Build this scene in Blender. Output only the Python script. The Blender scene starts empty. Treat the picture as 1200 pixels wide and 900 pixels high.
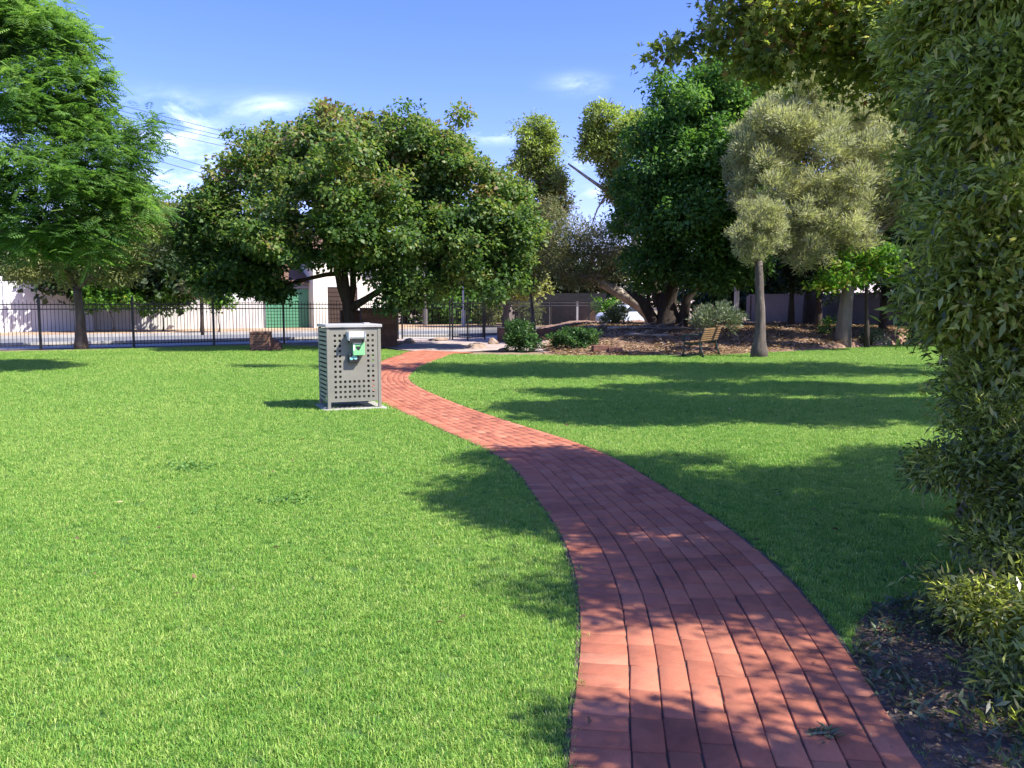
import bpy, math, random
import numpy as np
from mathutils import Vector, Matrix
PI = math.pi
R = math.radians
S = bpy.context.scene
C = S.collection
rng = np.random.default_rng(7)
random.seed(7)

# ------------------------------------------------------------------ camera, sky, sun, exposure
CH, F, HY = 1.55, 1000.0, 355.0
PITCH = math.atan((450 - HY) / F)
cam = bpy.data.objects.new('camera', bpy.data.cameras.new('camera'))
C.objects.link(cam)
cam.location = (0, 0, CH)
cam.rotation_euler = (PI / 2 - PITCH, 0, 0)
cam.data.sensor_width = 36
cam.data.lens = 30.0
cam.data.clip_start = 0.05
cam.data.clip_end = 5000
S.camera = cam

SUN = Vector((1.0, -0.42, 1.25)).normalized()       # towards the sun
SEL = math.asin(SUN.z)
SAZ = math.atan2(SUN.x, SUN.y)                       # clockwise from +Y

w = bpy.data.worlds.new('World')
S.world = w
w.use_nodes = True
nt = w.node_tree
for n in list(nt.nodes):
    nt.nodes.remove(n)
def N(nt, typ, **kw):
    n = nt.nodes.new(typ)
    for k, v in kw.items():
        if k.startswith('i_'):
            n.inputs[k[2:]].default_value = v
        else:
            setattr(n, k, v)
    return n
def LK(nt, a, b): nt.links.new(a, b)
sky = N(nt, 'ShaderNodeTexSky', sky_type='NISHITA', sun_disc=False, sun_elevation=SEL, sun_rotation=SAZ,
        air_density=1.0, dust_density=0.35, ozone_density=2.6, altitude=50)
hs = N(nt, 'ShaderNodeHueSaturation'); hs.inputs['Saturation'].default_value = 1.17
tint = N(nt, 'ShaderNodeMix', data_type='RGBA', blend_type='MULTIPLY'); tint.inputs[0].default_value = 1; tint.inputs[7].default_value = (.76, .66, .94, 1)
LK(nt, sky.outputs[0], tint.inputs[6]); LK(nt, tint.outputs[2], hs.inputs['Color'])
tc = N(nt, 'ShaderNodeTexCoord')
sep = N(nt, 'ShaderNodeSeparateXYZ'); LK(nt, tc.outputs['Generated'], sep.inputs[0])
def M(nt, op, a, b=None, c=None, clamp=False):
    n = N(nt, 'ShaderNodeMath', operation=op); n.use_clamp = clamp
    for i, v in enumerate((a, b, c)):
        if v is None: continue
        if isinstance(v, (int, float)): n.inputs[i].default_value = v
        else: LK(nt, v, n.inputs[i])
    return n.outputs[0]
ymax = M(nt, 'MAXIMUM', sep.outputs['Y'], 0.05)
U = M(nt, 'DIVIDE', sep.outputs['X'], ymax)
V = M(nt, 'DIVIDE', sep.outputs['Z'], ymax)
cmb = N(nt, 'ShaderNodeCombineXYZ'); LK(nt, M(nt, 'MULTIPLY', U, 9.0), cmb.inputs[0]); LK(nt, M(nt, 'MULTIPLY', V, 26.0), cmb.inputs[1])
noi = N(nt, 'ShaderNodeTexNoise'); noi.inputs['Scale'].default_value = 1.0; noi.inputs['Detail'].default_value = 7; noi.inputs['Roughness'].default_value = .62
noi.inputs['Distortion'].default_value = .35
LK(nt, cmb.outputs[0], noi.inputs['Vector'])
acc = None
for (px, py, rx, ry, a) in [(205, 150, 45, 24, 1.0), (325, 133, 42, 12, .75), (675, 106, 30, 10, .42), (580, 163, 26, 8, .9),
                            (200, 205, 90, 40, .75), (690, 195, 40, 14, .5), (690, 228, 40, 7, .6), (-300, 120, 120, 40, .7), (1500, 60, 150, 40, .6)]:
    u0 = (px - 600) / F; v0 = (HY - py) / F
    du = M(nt, 'DIVIDE', M(nt, 'SUBTRACT', U, u0), rx / F)
    dv = M(nt, 'DIVIDE', M(nt, 'SUBTRACT', V, v0), ry / F)
    g = M(nt, 'ADD', M(nt, 'MULTIPLY', du, du), M(nt, 'MULTIPLY', dv, dv))
    g = M(nt, 'MULTIPLY', M(nt, 'POWER', 2.718, M(nt, 'MULTIPLY', g, -1.0)), a)
    acc = g if acc is None else M(nt, 'ADD', acc, g)
cl = M(nt, 'MULTIPLY', M(nt, 'SUBTRACT', noi.outputs[0], .42), 3.2, clamp=True)
cl = M(nt, 'MULTIPLY', M(nt, 'MULTIPLY', cl, .85), M(nt, 'MULTIPLY', acc, 1.15, clamp=True))
mx = N(nt, 'ShaderNodeMix', data_type='RGBA')
LK(nt, cl, mx.inputs[0]); LK(nt, hs.outputs[0], mx.inputs[6]); mx.inputs[7].default_value = (7.2, 8.0, 9.0, 1)
bg = N(nt, 'ShaderNodeBackground'); bg.inputs[1].default_value = 0.138
LK(nt, mx.outputs[2], bg.inputs[0])
wo = N(nt, 'ShaderNodeOutputWorld'); LK(nt, bg.outputs[0], wo.inputs[0])

sl = bpy.data.lights.new('sun', 'SUN'); sl.energy = 4.15; sl.angle = R(0.53); sl.color = (1.0, .955, .87)
so = bpy.data.objects.new('sun', sl); C.objects.link(so)
so.rotation_euler = (-SUN).to_track_quat('-Z', 'Y').to_euler()
so.location = (20, -10, 30)
S.view_settings.view_transform = 'Standard'
S.view_settings.look = 'None'
S.view_settings.exposure = 1.25
S.view_settings.gamma = 1
S.render.engine = 'CYCLES'
S.cycles.max_bounces = 5
S.cycles.diffuse_bounces = 4
S.cycles.transparent_max_bounces = 4

# ------------------------------------------------------------------ helpers
cp, sp = math.cos(PITCH), math.sin(PITCH)
def ray(px, py):
    dx, dy = (px - 600) / F, (py - 450) / F
    return np.array([dx, cp - dy * sp, -sp - dy * cp])
def G(px, py, z=0.0):
    r = ray(px, py); t = (z - CH) / r[2]
    return np.array([r[0] * t, r[1] * t, z])
def at(px, py, d):
    r = ray(px, py); t = d / r[1]
    return np.array([r[0] * t, d, CH + r[2] * t])

def tag(o, label=None, cat=None, group=None, kind=None):
    if label: o['label'] = label
    if cat: o['category'] = cat
    if group: o['group'] = group
    if kind: o['kind'] = kind
    return o
def empty(name, loc, label=None, cat=None, group=None, rz=0):
    o = bpy.data.objects.new(name, None); C.objects.link(o)
    o.empty_display_size = .2
    o.location = tuple(float(v) for v in loc); o.rotation_euler = (0, 0, rz)
    return tag(o, label, cat, group)
def link(name, me, mat, parent=None, loc=None):
    o = bpy.data.objects.new(name, me); C.objects.link(o)
    if mat is not None and not me.materials: me.materials.append(mat)
    if parent is not None: o.parent = parent
    if loc is not None: o.location = loc
    return o

def mesh_np(name, V, Fq, attrs=None, smooth=False):
    """V (n,3); Fq (m,k) equal sized faces"""
    me = bpy.data.meshes.new(name)
    V = np.asarray(V, np.float32); Fq = np.asarray(Fq, np.int32)
    m, k = Fq.shape
    me.vertices.add(len(V)); me.vertices.foreach_set('co', V.ravel())
    me.loops.add(m * k); me.loops.foreach_set('vertex_index', Fq.ravel())
    me.polygons.add(m)
    me.polygons.foreach_set('loop_start', np.arange(0, m * k, k, dtype=np.int32))
    if smooth: me.polygons.foreach_set('use_smooth', np.ones(m, bool))
    if attrs:
        for an, av in attrs.items():
            a = me.attributes.new(an, 'FLOAT', 'FACE'); a.data.foreach_set('value', np.asarray(av, np.float32))
    me.update(calc_edges=True)
    return me

class MB:
    """collects boxes, bars, tubes and polygons into ONE mesh"""
    def __init__(s): s.v = []; s.f = []; s.n = 0; s.r = []
    def add(s, vs, fs, r=0.5):
        vs = [tuple(float(c) for c in p) for p in vs]
        for f in fs: s.f.append([i + s.n for i in f]); s.r.append(r)
        s.v += vs; s.n += len(vs); return s
    def box(s, c, h, rz=0, M3=None, r=.5, taper=1.0):
        """c centre, h half sizes"""
        ca, sa = math.cos(rz), math.sin(rz)
        vs = []
        for z in (-1, 1):
            t = taper if z > 0 else 1
            for x, y in ((-1, -1), (1, -1), (1, 1), (-1, 1)):
                p = np.array([x * h[0] * t, y * h[1] * t, z * h[2]])
                if M3 is not None: p = M3 @ p
                else: p = np.array([p[0] * ca - p[1] * sa, p[0] * sa + p[1] * ca, p[2]])
                vs.append(p + np.array(c))
        return s.add(vs, [(3, 2, 1, 0), (4, 5, 6, 7), (0, 1, 5, 4), (1, 2, 6, 5), (2, 3, 7, 6), (3, 0, 4, 7)], r)
    def bar(s, a, b, w, h=None, up=(0, 0, 1)):
        a = np.array(a, float); b = np.array(b, float); d = b - a; L = np.linalg.norm(d); d /= L
        up = np.array(up, float)
        if abs(d @ up) > .98: up = np.array([1., 0, 0])
        x = np.cross(d, up); x /= np.linalg.norm(x); z = np.cross(x, d)
        M3 = np.column_stack([x, d, z]); h = h or w
        return s.box((a + b) / 2, (w / 2, L / 2, h / 2), M3=M3)
    def tube(s, pts, rad, n=8, cap=True):
        pts = [np.array(p, float) for p in pts]
        if not hasattr(rad, '__len__'): rad = [rad] * len(pts)
        vs = []; fs = []
        ref = None
        for i, p in enumerate(pts):
            d = pts[min(i + 1, len(pts) - 1)] - pts[max(i - 1, 0)]; d /= (np.linalg.norm(d) + 1e-9)
            if ref is None: ref = np.array([1., 0, 0]) if abs(d[0]) < .8 else np.array([0, 1., 0])
            x = ref - d * (ref @ d); x /= (np.linalg.norm(x) + 1e-9); ref = x
            y = np.cross(d, x)
            for k in range(n):
                a = 2 * PI * k / n
                vs.append(p + rad[i] * (math.cos(a) * x + math.sin(a) * y))
        for i in range(len(pts) - 1):
            for k in range(n):
                k2 = (k + 1) % n
                fs.append((i * n + k, i * n + k2, (i + 1) * n + k2, (i + 1) * n + k))
        if cap:
            fs.append(tuple(reversed(range(n)))); fs.append(tuple((len(pts) - 1) * n + k for k in range(n)))
        return s.add(vs, fs)
    def build(s, name, mat, parent=None, loc=None, smooth=False, bevel=0, origin=None):
        me = bpy.data.meshes.new(name)
        v = s.v
        if origin is not None: v = [(p[0] - origin[0], p[1] - origin[1], p[2] - origin[2]) for p in v]
        me.from_pydata(v, [], s.f); me.update()
        a = me.attributes.new('v', 'FLOAT', 'FACE'); a.data.foreach_set('value', np.asarray(s.r, np.float32))
        if smooth: me.polygons.foreach_set('use_smooth', [True] * len(me.polygons))
        o = link(name, me, mat, parent, loc)
        if bevel:
            b = o.modifiers.new('bevel', 'BEVEL'); b.width = bevel; b.segments = 2; b.limit_method = 'ANGLE'
        return o

# ------------------------------------------------------------------ materials
def new_mat(name):
    m = bpy.data.materials.new(name); m.use_nodes = True
    nt = m.node_tree
    return m, nt, nt.nodes['Principled BSDF']
def ramp(nt, stops):
    r = N(nt, 'ShaderNodeValToRGB'); e = r.color_ramp.elements
    e[0].position = stops[0][0]; e[0].color = (*stops[0][1], 1)
    e[1].position = stops[-1][0]; e[1].color = (*stops[-1][1], 1)
    for p, c in stops[1:-1]:
        x = e.new(p); x.color = (*c, 1)
    return r
def noise(nt, scale, detail=4, rough=.55, vec=None, dist=0):
    n = N(nt, 'ShaderNodeTexNoise'); n.inputs['Scale'].default_value = scale; n.inputs['Detail'].default_value = detail
    n.inputs['Roughness'].default_value = rough; n.inputs['Distortion'].default_value = dist
    if vec is not None: LK(nt, vec, n.inputs['Vector'])
    return n
def worldpos(nt):
    return N(nt, 'ShaderNodeNewGeometry').outputs['Position']
def surf(name, stops, scale=3, detail=6, rough=.85, bump=.3, bscale=None, bdist=.01, spec=.3, metal=0, attr=None, stretch=None):
    m, nt, b = new_mat(name)
    vec = worldpos(nt)
    if stretch:
        mp = N(nt, 'ShaderNodeMapping'); mp.inputs['Scale'].default_value = stretch; LK(nt, vec, mp.inputs[0]); vec = mp.outputs[0]
    n = noise(nt, scale, detail, .6, vec)
    f = n.outputs[0]
    f = M(nt, 'ADD', M(nt, 'MULTIPLY', M(nt, 'SUBTRACT', f, .5), 1.7), .5, clamp=True)
    if attr:
        a = N(nt, 'ShaderNodeAttribute', attribute_name='v')
        f = M(nt, 'ADD', M(nt, 'MULTIPLY', f, 1 - attr), M(nt, 'MULTIPLY', a.outputs['Fac'], attr), clamp=True)
    r = ramp(nt, stops); LK(nt, f, r.inputs[0]); LK(nt, r.outputs[0], b.inputs['Base Color'])
    b.inputs['Roughness'].default_value = rough; b.inputs['Metallic'].default_value = metal
    b.inputs['Specular IOR Level'].default_value = spec
    if bump:
        n2 = noise(nt, bscale or scale * 8, 5, .65, vec)
        bp = N(nt, 'ShaderNodeBump'); bp.inputs['Strength'].default_value = bump; bp.inputs['Distance'].default_value = bdist
        LK(nt, n2.outputs[0], bp.inputs['Height']); LK(nt, bp.outputs[0], b.inputs['Normal'])
    return m
def leafmat(name, stops, trans=.3, rough=.5, spec=.35, tint=1.35):
    m, nt, b = new_mat(name)
    a = N(nt, 'ShaderNodeAttribute', attribute_name='v')
    r = ramp(nt, stops); LK(nt, a.outputs['Fac'], r.inputs[0])
    LK(nt, r.outputs[0], b.inputs['Base Color']); b.inputs['Roughness'].default_value = rough
    b.inputs['Specular IOR Level'].default_value = spec
    t = N(nt, 'ShaderNodeBsdfTranslucent')
    mm = N(nt, 'ShaderNodeMix', data_type='RGBA', blend_type='MULTIPLY'); mm.inputs[0].default_value = 1
    LK(nt, r.outputs[0], mm.inputs[6]); mm.inputs[7].default_value = (tint, tint * 1.08, tint * .55, 1)
    LK(nt, mm.outputs[2], t.inputs[0])
    mix = N(nt, 'ShaderNodeMixShader'); mix.inputs[0].default_value = trans
    LK(nt, b.outputs[0], mix.inputs[1]); LK(nt, t.outputs[0], mix.inputs[2])
    LK(nt, mix.outputs[0], nt.nodes['Material Output'].inputs[0])
    return m

MT = {}
MT['bark_grey'] = surf('bark_grey', [(0, (.05, .04, .03)), (.5, (.13, .105, .085)), (1, (.26, .22, .18))], 6, rough=.95, bump=.9, bscale=22, bdist=.03, stretch=(1, 1, .25))
MT['bark_dark'] = surf('bark_dark', [(0, (.022, .017, .013)), (1, (.085, .065, .05))], 6, rough=.95, bump=.9, bscale=22, bdist=.03, stretch=(1, 1, .25))
MT['bark_pale'] = surf('bark_pale', [(0, (.13, .10, .075)), (.6, (.32, .27, .21)), (1, (.5, .44, .36))], 4, rough=.9, bump=.7, bscale=20, bdist=.02, stretch=(1, 1, .3))
MT['bark_mid'] = surf('bark_mid', [(0, (.09, .07, .055)), (.6, (.22, .18, .145)), (1, (.36, .31, .26))], 4, rough=.9, bump=.8, bscale=20, bdist=.03, stretch=(1, 1, .3))
MT['leaf_round'] = leafmat('leaf_round', [(0, (.045, .10, .025)), (.35, (.10, .185, .045)), (.62, (.18, .265, .065)), (.82, (.27, .30, .09)), (1, (.29, .19, .10))], .45)
MT['leaf_jac'] = leafmat('leaf_jac', [(0, (.065, .145, .04)), (.5, (.145, .265, .065)), (1, (.25, .385, .11))], .48)
MT['leaf_olive'] = leafmat('leaf_olive', [(0, (.10, .125, .045)), (.5, (.20, .23, .08)), (1, (.33, .34, .13))], .4)
MT['leaf_pale'] = leafmat('leaf_pale', [(0, (.215, .22, .135)), (.5, (.37, .375, .215)), (1, (.56, .55, .32))], .4, rough=.7)
MT['leaf_dark'] = leafmat('leaf_dark', [(0, (.04, .10, .022)), (.5, (.09, .195, .04)), (1, (.19, .32, .07))], .45)
MT['leaf_deep'] = leafmat('leaf_deep', [(0, (.012, .026, .01)), (.5, (.025, .05, .016)), (1, (.05, .085, .025))], .25)
MT['leaf_gum'] = leafmat('leaf_gum', [(0, (.16, .11, .06)), (.3, (.16, .17, .06)), (.65, (.22, .29, .07)), (1, (.34, .42, .10))], .42)
MT['leaf_brown'] = leafmat('leaf_brown', [(0, (.09, .12, .045)), (.5, (.18, .19, .08)), (.8, (.27, .21, .12)), (1, (.33, .29, .18))], .35, rough=.7)
MT['leaf_star'] = leafmat('leaf_star', [(0, (.08, .11, .035)), (.45, (.19, .24, .055)), (.75, (.34, .38, .09)), (.92, (.45, .40, .13)), (1, (.32, .16, .08))], .52)
MT['leaf_near'] = leafmat('leaf_near', [(0, (.06, .07, .025)), (.35, (.23, .27, .06)), (.7, (.48, .52, .14)), (.92, (.74, .72, .32)), (1, (.7, .55, .25))], .6, rough=.3, spec=.8)
MT['leaf_bright'] = leafmat('leaf_bright', [(0, (.06, .15, .02)), (.5, (.13, .29, .03)), (.8, (.28, .38, .05)), (1, (.5, .42, .12))], .45)
MT['leaf_shrub'] = leafmat('leaf_shrub', [(0, (.025, .07, .018)), (.6, (.055, .13, .03)), (1, (.12, .24, .055))], .3)
MT['leaf_weed'] = leafmat('leaf_weed', [(0, (.05, .08, .04)), (.6, (.09, .14, .07)), (1, (.17, .2, .12))], .25)
MT['leaf_weed2'] = leafmat('leaf_weed2', [(0, (.06, .15, .03)), (.6, (.11, .24, .05)), (1, (.17, .32, .08))], .25)
MT['leaf_greygreen'] = leafmat('leaf_greygreen', [(0, (.08, .11, .06)), (.6, (.16, .2, .11)), (1, (.3, .33, .2))], .25)

# grass: blades coloured per tuft and by broad patches over the lawn
def grassmat():
    m, nt, b = new_mat('grass_blade')
    oi = N(nt, 'ShaderNodeObjectInfo')
    a = N(nt, 'ShaderNodeAttribute', attribute_name='v')
    wp = worldpos(nt)
    n1 = noise(nt, .3, 4, .55, wp); n2 = noise(nt, 4.5, 3, .6, wp)
    f = M(nt, 'ADD', M(nt, 'MULTIPLY', a.outputs['Fac'], .62), M(nt, 'MULTIPLY', oi.outputs['Random'], .12))
    f = M(nt, 'ADD', f, M(nt, 'MULTIPLY', n1.outputs[0], .40))
    f = M(nt, 'ADD', f, M(nt, 'MULTIPLY', n2.outputs[0], .30))
    f = M(nt, 'SUBTRACT', f, .15, clamp=True)
    r = ramp(nt, [(0, (.06, .18, .025)), (.3, (.14, .36, .05)), (.55, (.30, .49, .08)), (.8, (.52, .65, .155)), (1, (.6, .62, .24))])
    LK(nt, f, r.inputs[0]); LK(nt, r.outputs[0], b.inputs['Base Color'])
    b.inputs['Roughness'].default_value = .45; b.inputs['Specular IOR Level'].default_value = .3
    t = N(nt, 'ShaderNodeBsdfTranslucent'); LK(nt, r.outputs[0], t.inputs[0])
    mix = N(nt, 'ShaderNodeMixShader'); mix.inputs[0].default_value = .42
    LK(nt, b.outputs[0], mix.inputs[1]); LK(nt, t.outputs[0], mix.inputs[2])
    LK(nt, mix.outputs[0], nt.nodes['Material Output'].inputs[0])
    return m
MT['grass'] = grassmat()
MT['lawn'] = surf('lawn_soil', [(0, (.035, .08, .015)), (.5, (.07, .15, .03)), (1, (.13, .22, .05))], 6, 8, bump=.8, bscale=60, bdist=.02)
MT['ground'] = surf('ground', [(0, (.14, .10, .06)), (.5, (.26, .19, .12)), (1, (.36, .28, .18))], .7, 8, bump=.3)
MT['verge'] = surf('verge', [(0, (.22, .15, .08)), (.4, (.40, .26, .16)), (.7, (.5, .36, .23)), (1, (.42, .40, .2))], .5, 8, bump=.4)
MT['road'] = surf('road', [(0, (.13, .13, .135)), (1, (.24, .24, .24))], 1.2, 8, bump=.3, bscale=40)
MT['concrete'] = surf('concrete', [(0, (.30, .28, .26)), (1, (.5, .48, .44))], 2, 8, bump=.3, bscale=50)
MT['paving'] = surf('paving', [(0, (.22, .18, .16)), (.5, (.42, .33, .29)), (1, (.58, .5, .44))], 1.6, 8, bump=.3, bscale=50)
MT['mulch'] = surf('mulch', [(0, (.10, .055, .038)), (.4, (.25, .145, .095)), (.7, (.40, .26, .175)), (1, (.54, .42, .31))], 7, 10, bump=1, bscale=30, bdist=.05)
MT['soil'] = surf('soil', [(0, (.06, .045, .035)), (.5, (.14, .105, .085)), (1, (.25, .2, .16))], 9, 10, bump=1, bscale=60, bdist=.03)
MT['black'] = surf('black_paint', [(0, (.012, .012, .013)), (1, (.03, .03, .032))], 5, rough=.4, bump=0, spec=.5)
MT['white'] = surf('white_paint', [(0, (.56, .56, .56)), (1, (.70, .70, .70))], 1.0, rough=.7, bump=.1)
MT['offwhite'] = surf('offwhite', [(0, (.48, .47, .44)), (1, (.66, .64, .6))], .8, rough=.8, bump=.15)
MT['cream'] = surf('cream_render', [(0, (.62, .58, .48)), (1, (.78, .74, .64))], .8, rough=.85, bump=.15)
MT['greywall'] = surf('greywall', [(0, (.10, .092, .09)), (1, (.17, .155, .15))], .9, rough=.9, bump=.3)
MT['green_door'] = surf('green_door', [(0, (.07, .23, .13)), (1, (.12, .32, .18))], .8, rough=.6, bump=.1)
MT['dark_door'] = surf('dark_door', [(0, (.035, .022, .016)), (1, (.07, .045, .032))], 1, rough=.6, bump=.1)
MT['roof_brown'] = surf('roof_brown', [(0, (.10, .055, .035)), (1, (.22, .13, .085))], 1.5, rough=.85, bump=.4)
MT['roof_grey'] = surf('roof_grey', [(0, (.14, .14, .15)), (1, (.26, .26, .27))], 1.5, rough=.7, bump=.3)
MT['glass'] = surf('window_glass', [(0, (.02, .025, .03)), (1, (.05, .06, .07))], 1, rough=.08, bump=0, spec=.9)
MT['binmetal'] = surf('bin_paint', [(0, (.16, .15, .115)), (.35, (.225, .215, .175)), (1, (.27, .255, .205))], 5, rough=.5, bump=.05, spec=.4)
MT['bintop'] = surf('bin_lid_paint', [(0, (.36, .355, .34)), (1, (.44, .43, .41))], 3, rough=.4, bump=.05, spec=.5)
MT['binside'] = surf('bin_slats', [(0, (.22, .25, .17)), (1, (.30, .32, .24))], 3, rough=.5, bump=.05)
MT['darkin'] = surf('bin_inside', [(0, (.02, .025, .02)), (1, (.045, .05, .04))], 3, rough=.7, bump=0)
MT['signgreen'] = surf('sign_green', [(0, (.20, .52, .22)), (1, (.26, .6, .28))], 3, rough=.5, bump=0)
MT['signwhite'] = surf('sign_white', [(0, (.78, .78, .78)), (1, (.86, .86, .86))], 3, rough=.45, bump=0)
MT['signcyan'] = surf('sign_cyan', [(0, (.12, .38, .42)), (.5, (.25, .6, .55)), (1, (.5, .75, .55))], 30, rough=.5, bump=0)
MT['steel'] = surf('galvanised', [(0, (.42, .44, .45)), (1, (.58, .6, .6))], 5, rough=.5, bump=.1, metal=.3)
MT['timber'] = surf('bench_timber', [(0, (.13, .075, .035)), (1, (.26, .15, .065))], 4, rough=.6, bump=.3, bscale=60)
MT['benchiron'] = surf('bench_iron', [(0, (.012, .022, .02)), (1, (.03, .045, .04))], 4, rough=.45, bump=0, spec=.5)
MT['carwhite'] = surf('car_paint', [(0, (.62, .66, .72)), (1, (.7, .74, .8))], 1, rough=.25, bump=0, spec=.7)
MT['tyre'] = surf('tyre', [(0, (.015, .015, .015)), (1, (.03, .03, .03))], 8, rough=.85, bump=.2)
MT['rock'] = surf('rock', [(0, (.16, .11, .08)), (.5, (.32, .23, .17)), (1, (.48, .4, .33))], 4, 8, bump=.9, bscale=14, bdist=.05)
MT['deadleaf'] = leafmat('dead_leaf', [(0, (.08, .045, .03)), (.6, (.22, .135, .07)), (1, (.46, .36, .2))], .15, rough=.8)

def brickmat(name, stops, sx=.24, sz=.086, mortar=(.30, .25, .2), axis='wall'):
    m, nt, b = new_mat(name)
    tcn = N(nt, 'ShaderNodeTexCoord')
    s = N(nt, 'ShaderNodeSeparateXYZ'); LK(nt, tcn.outputs['Object'], s.inputs[0])
    c = N(nt, 'ShaderNodeCombineXYZ')
    LK(nt, M(nt, 'ADD', s.outputs[0], s.outputs[1]), c.inputs[0]); LK(nt, s.outputs[2], c.inputs[1])
    br = N(nt, 'ShaderNodeTexBrick'); LK(nt, c.outputs[0], br.inputs['Vector'])
    br.inputs['Scale'].default_value = 1; br.inputs['Brick Width'].default_value = sx; br.inputs['Row Height'].default_value = sz
    br.inputs['Mortar Size'].default_value = .006; br.inputs['Mortar Smooth'].default_value = .3
    br.inputs['Color1'].default_value = (*stops[0], 1); br.inputs['Color2'].default_value = (*stops[1], 1); br.inputs['Mortar'].default_value = (*mortar, 1)
    n = noise(nt, 5, 6, .6, tcn.outputs['Object'])
    mxx = N(nt, 'ShaderNodeMix', data_type='RGBA', blend_type='MULTIPLY'); mxx.inputs[0].default_value = 1
    rr = ramp(nt, [(0.2, (.55, .55, .55)), (.8, (1.25, 1.25, 1.25))]); LK(nt, n.outputs[0], rr.inputs[0])
    LK(nt, br.outputs[0], mxx.inputs[6]); LK(nt, rr.outputs[0], mxx.inputs[7]); LK(nt, mxx.outputs[2], b.inputs['Base Color'])
    bp = N(nt, 'ShaderNodeBump'); bp.inputs['Strength'].default_value = .8; bp.inputs['Distance'].default_value = .008; bp.invert = True
    LK(nt, br.outputs['Fac'], bp.inputs['Height']); LK(nt, bp.outputs[0], b.inputs['Normal'])
    b.inputs['Roughness'].default_value = .9
    return m
MT['brick_brown'] = brickmat('brick_brown', [(.15, .06, .04), (.24, .10, .06)])
MT['brick_dark'] = brickmat('brick_dark', [(.10, .055, .035), (.16, .085, .055)], .4, .2, (.08, .06, .045))

# path paver material: per brick value + fine grain + broad dirt
def pavermat():
    m, nt, b = new_mat('brick_paver')
    a = N(nt, 'ShaderNodeAttribute', attribute_name='v')
    wp = worldpos(nt)
    n1 = noise(nt, 1.6, 6, .6, wp); n2 = noise(nt, 60, 5, .7, wp); n3 = noise(nt, 9, 5, .6, wp, 1.0)
    f = M(nt, 'ADD', M(nt, 'MULTIPLY', a.outputs['Fac'], .46), M(nt, 'MULTIPLY', n1.outputs[0], .25))
    f = M(nt, 'ADD', f, M(nt, 'MULTIPLY', n3.outputs[0], .30))
    f = M(nt, 'ADD', f, M(nt, 'MULTIPLY', n2.outputs[0], .18), clamp=True)
    r = ramp(nt, [(.2, (.24, .074, .042)), (.5, (.39, .130, .072)), (.7, (.455, .165, .092)), (.95, (.53, .22, .13))])
    LK(nt, f, r.inputs[0])
    sp_ = noise(nt, 140, 3, .8, wp)
    rs = ramp(nt, [(.28, (.35, .33, .32)), (.38, (1, 1, 1))]); LK(nt, sp_.outputs[0], rs.inputs[0])
    mm = N(nt, 'ShaderNodeMix', data_type='RGBA', blend_type='MULTIPLY'); mm.inputs[0].default_value = .8
    LK(nt, r.outputs[0], mm.inputs[6]); LK(nt, rs.outputs[0], mm.inputs[7])
    n5 = noise(nt, 2.7, 8, .7, wp, .8); r5 = ramp(nt, [(.32, (.66, .66, .68)), (.52, (1, 1, 1)), (.75, (1.12, 1.1, 1.05))]); LK(nt, n5.outputs[0], r5.inputs[0])
    m5 = N(nt, 'ShaderNodeMix', data_type='RGBA', blend_type='MULTIPLY'); m5.inputs[0].default_value = 1
    LK(nt, mm.outputs[2], m5.inputs[6]); LK(nt, r5.outputs[0], m5.inputs[7])
    LK(nt, m5.outputs[2], b.inputs['Base Color'])
    b.inputs['Roughness'].default_value = .82; b.inputs['Specular IOR Level'].default_value = .3
    bp = N(nt, 'ShaderNodeBump'); bp.inputs['Strength'].default_value = .5; bp.inputs['Distance'].default_value = .003
    LK(nt, n2.outputs[0], bp.inputs['Height']); LK(nt, bp.outputs[0], b.inputs['Normal'])
    return m
MT['paver'] = pavermat()

# ------------------------------------------------------------------ path edges on the ground
Lpx = [(664, 1010), (667, 940), (668, 900), (673, 830), (677, 760), (677, 700), (667, 650), (648, 612), (620, 572), (596, 541), (553, 520), (500, 495), (452, 474), (424, 456), (417, 443), (430, 431), (452, 421), (476, 413.5), (492, 409)]
Rpx = [(1160, 1010), (1105, 940), (1075, 900), (1042, 842), (1008, 782), (975, 738), (940, 695), (893, 650), (838, 608), (782, 574), (735, 546), (672, 517), (595, 494), (530, 471), (486, 451), (479, 441), (492, 430), (511, 422), (533, 414)]
def catmull(P, n):
    P = np.asarray(P, float); P = np.vstack([2 * P[0] - P[1], P, 2 * P[-1] - P[-2]]); out = []
    for i in range(1, len(P) - 2):
        for t in np.linspace(0, 1, n, endpoint=False):
            a, b, c, d = P[i - 1:i + 3]
            out.append(.5 * ((2 * b) + (-a + c) * t + (2 * a - 5 * b + 4 * c - d) * t ** 2 + (-a + 3 * b - 3 * c + d) * t ** 3))
    out.append(P[-2]); return np.array(out)
def resample(P, n):
    s = np.r_[0, np.cumsum(np.linalg.norm(np.diff(P, axis=0), axis=1))]
    t = np.linspace(0, s[-1], n)
    return np.column_stack([np.interp(t, s, P[:, k]) for k in range(P.shape[1])]), s[-1]
Lg = np.array([G(*p)[:2] for p in Lpx]); Rg = np.array([G(*p)[:2] for p in Rpx])
cen = catmull((Lg + Rg) / 2, 12); cen, clen = resample(cen, 300)
for _ in range(6): cen[1:-1] = (cen[:-2] + 2 * cen[1:-1] + cen[2:]) / 4
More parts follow.
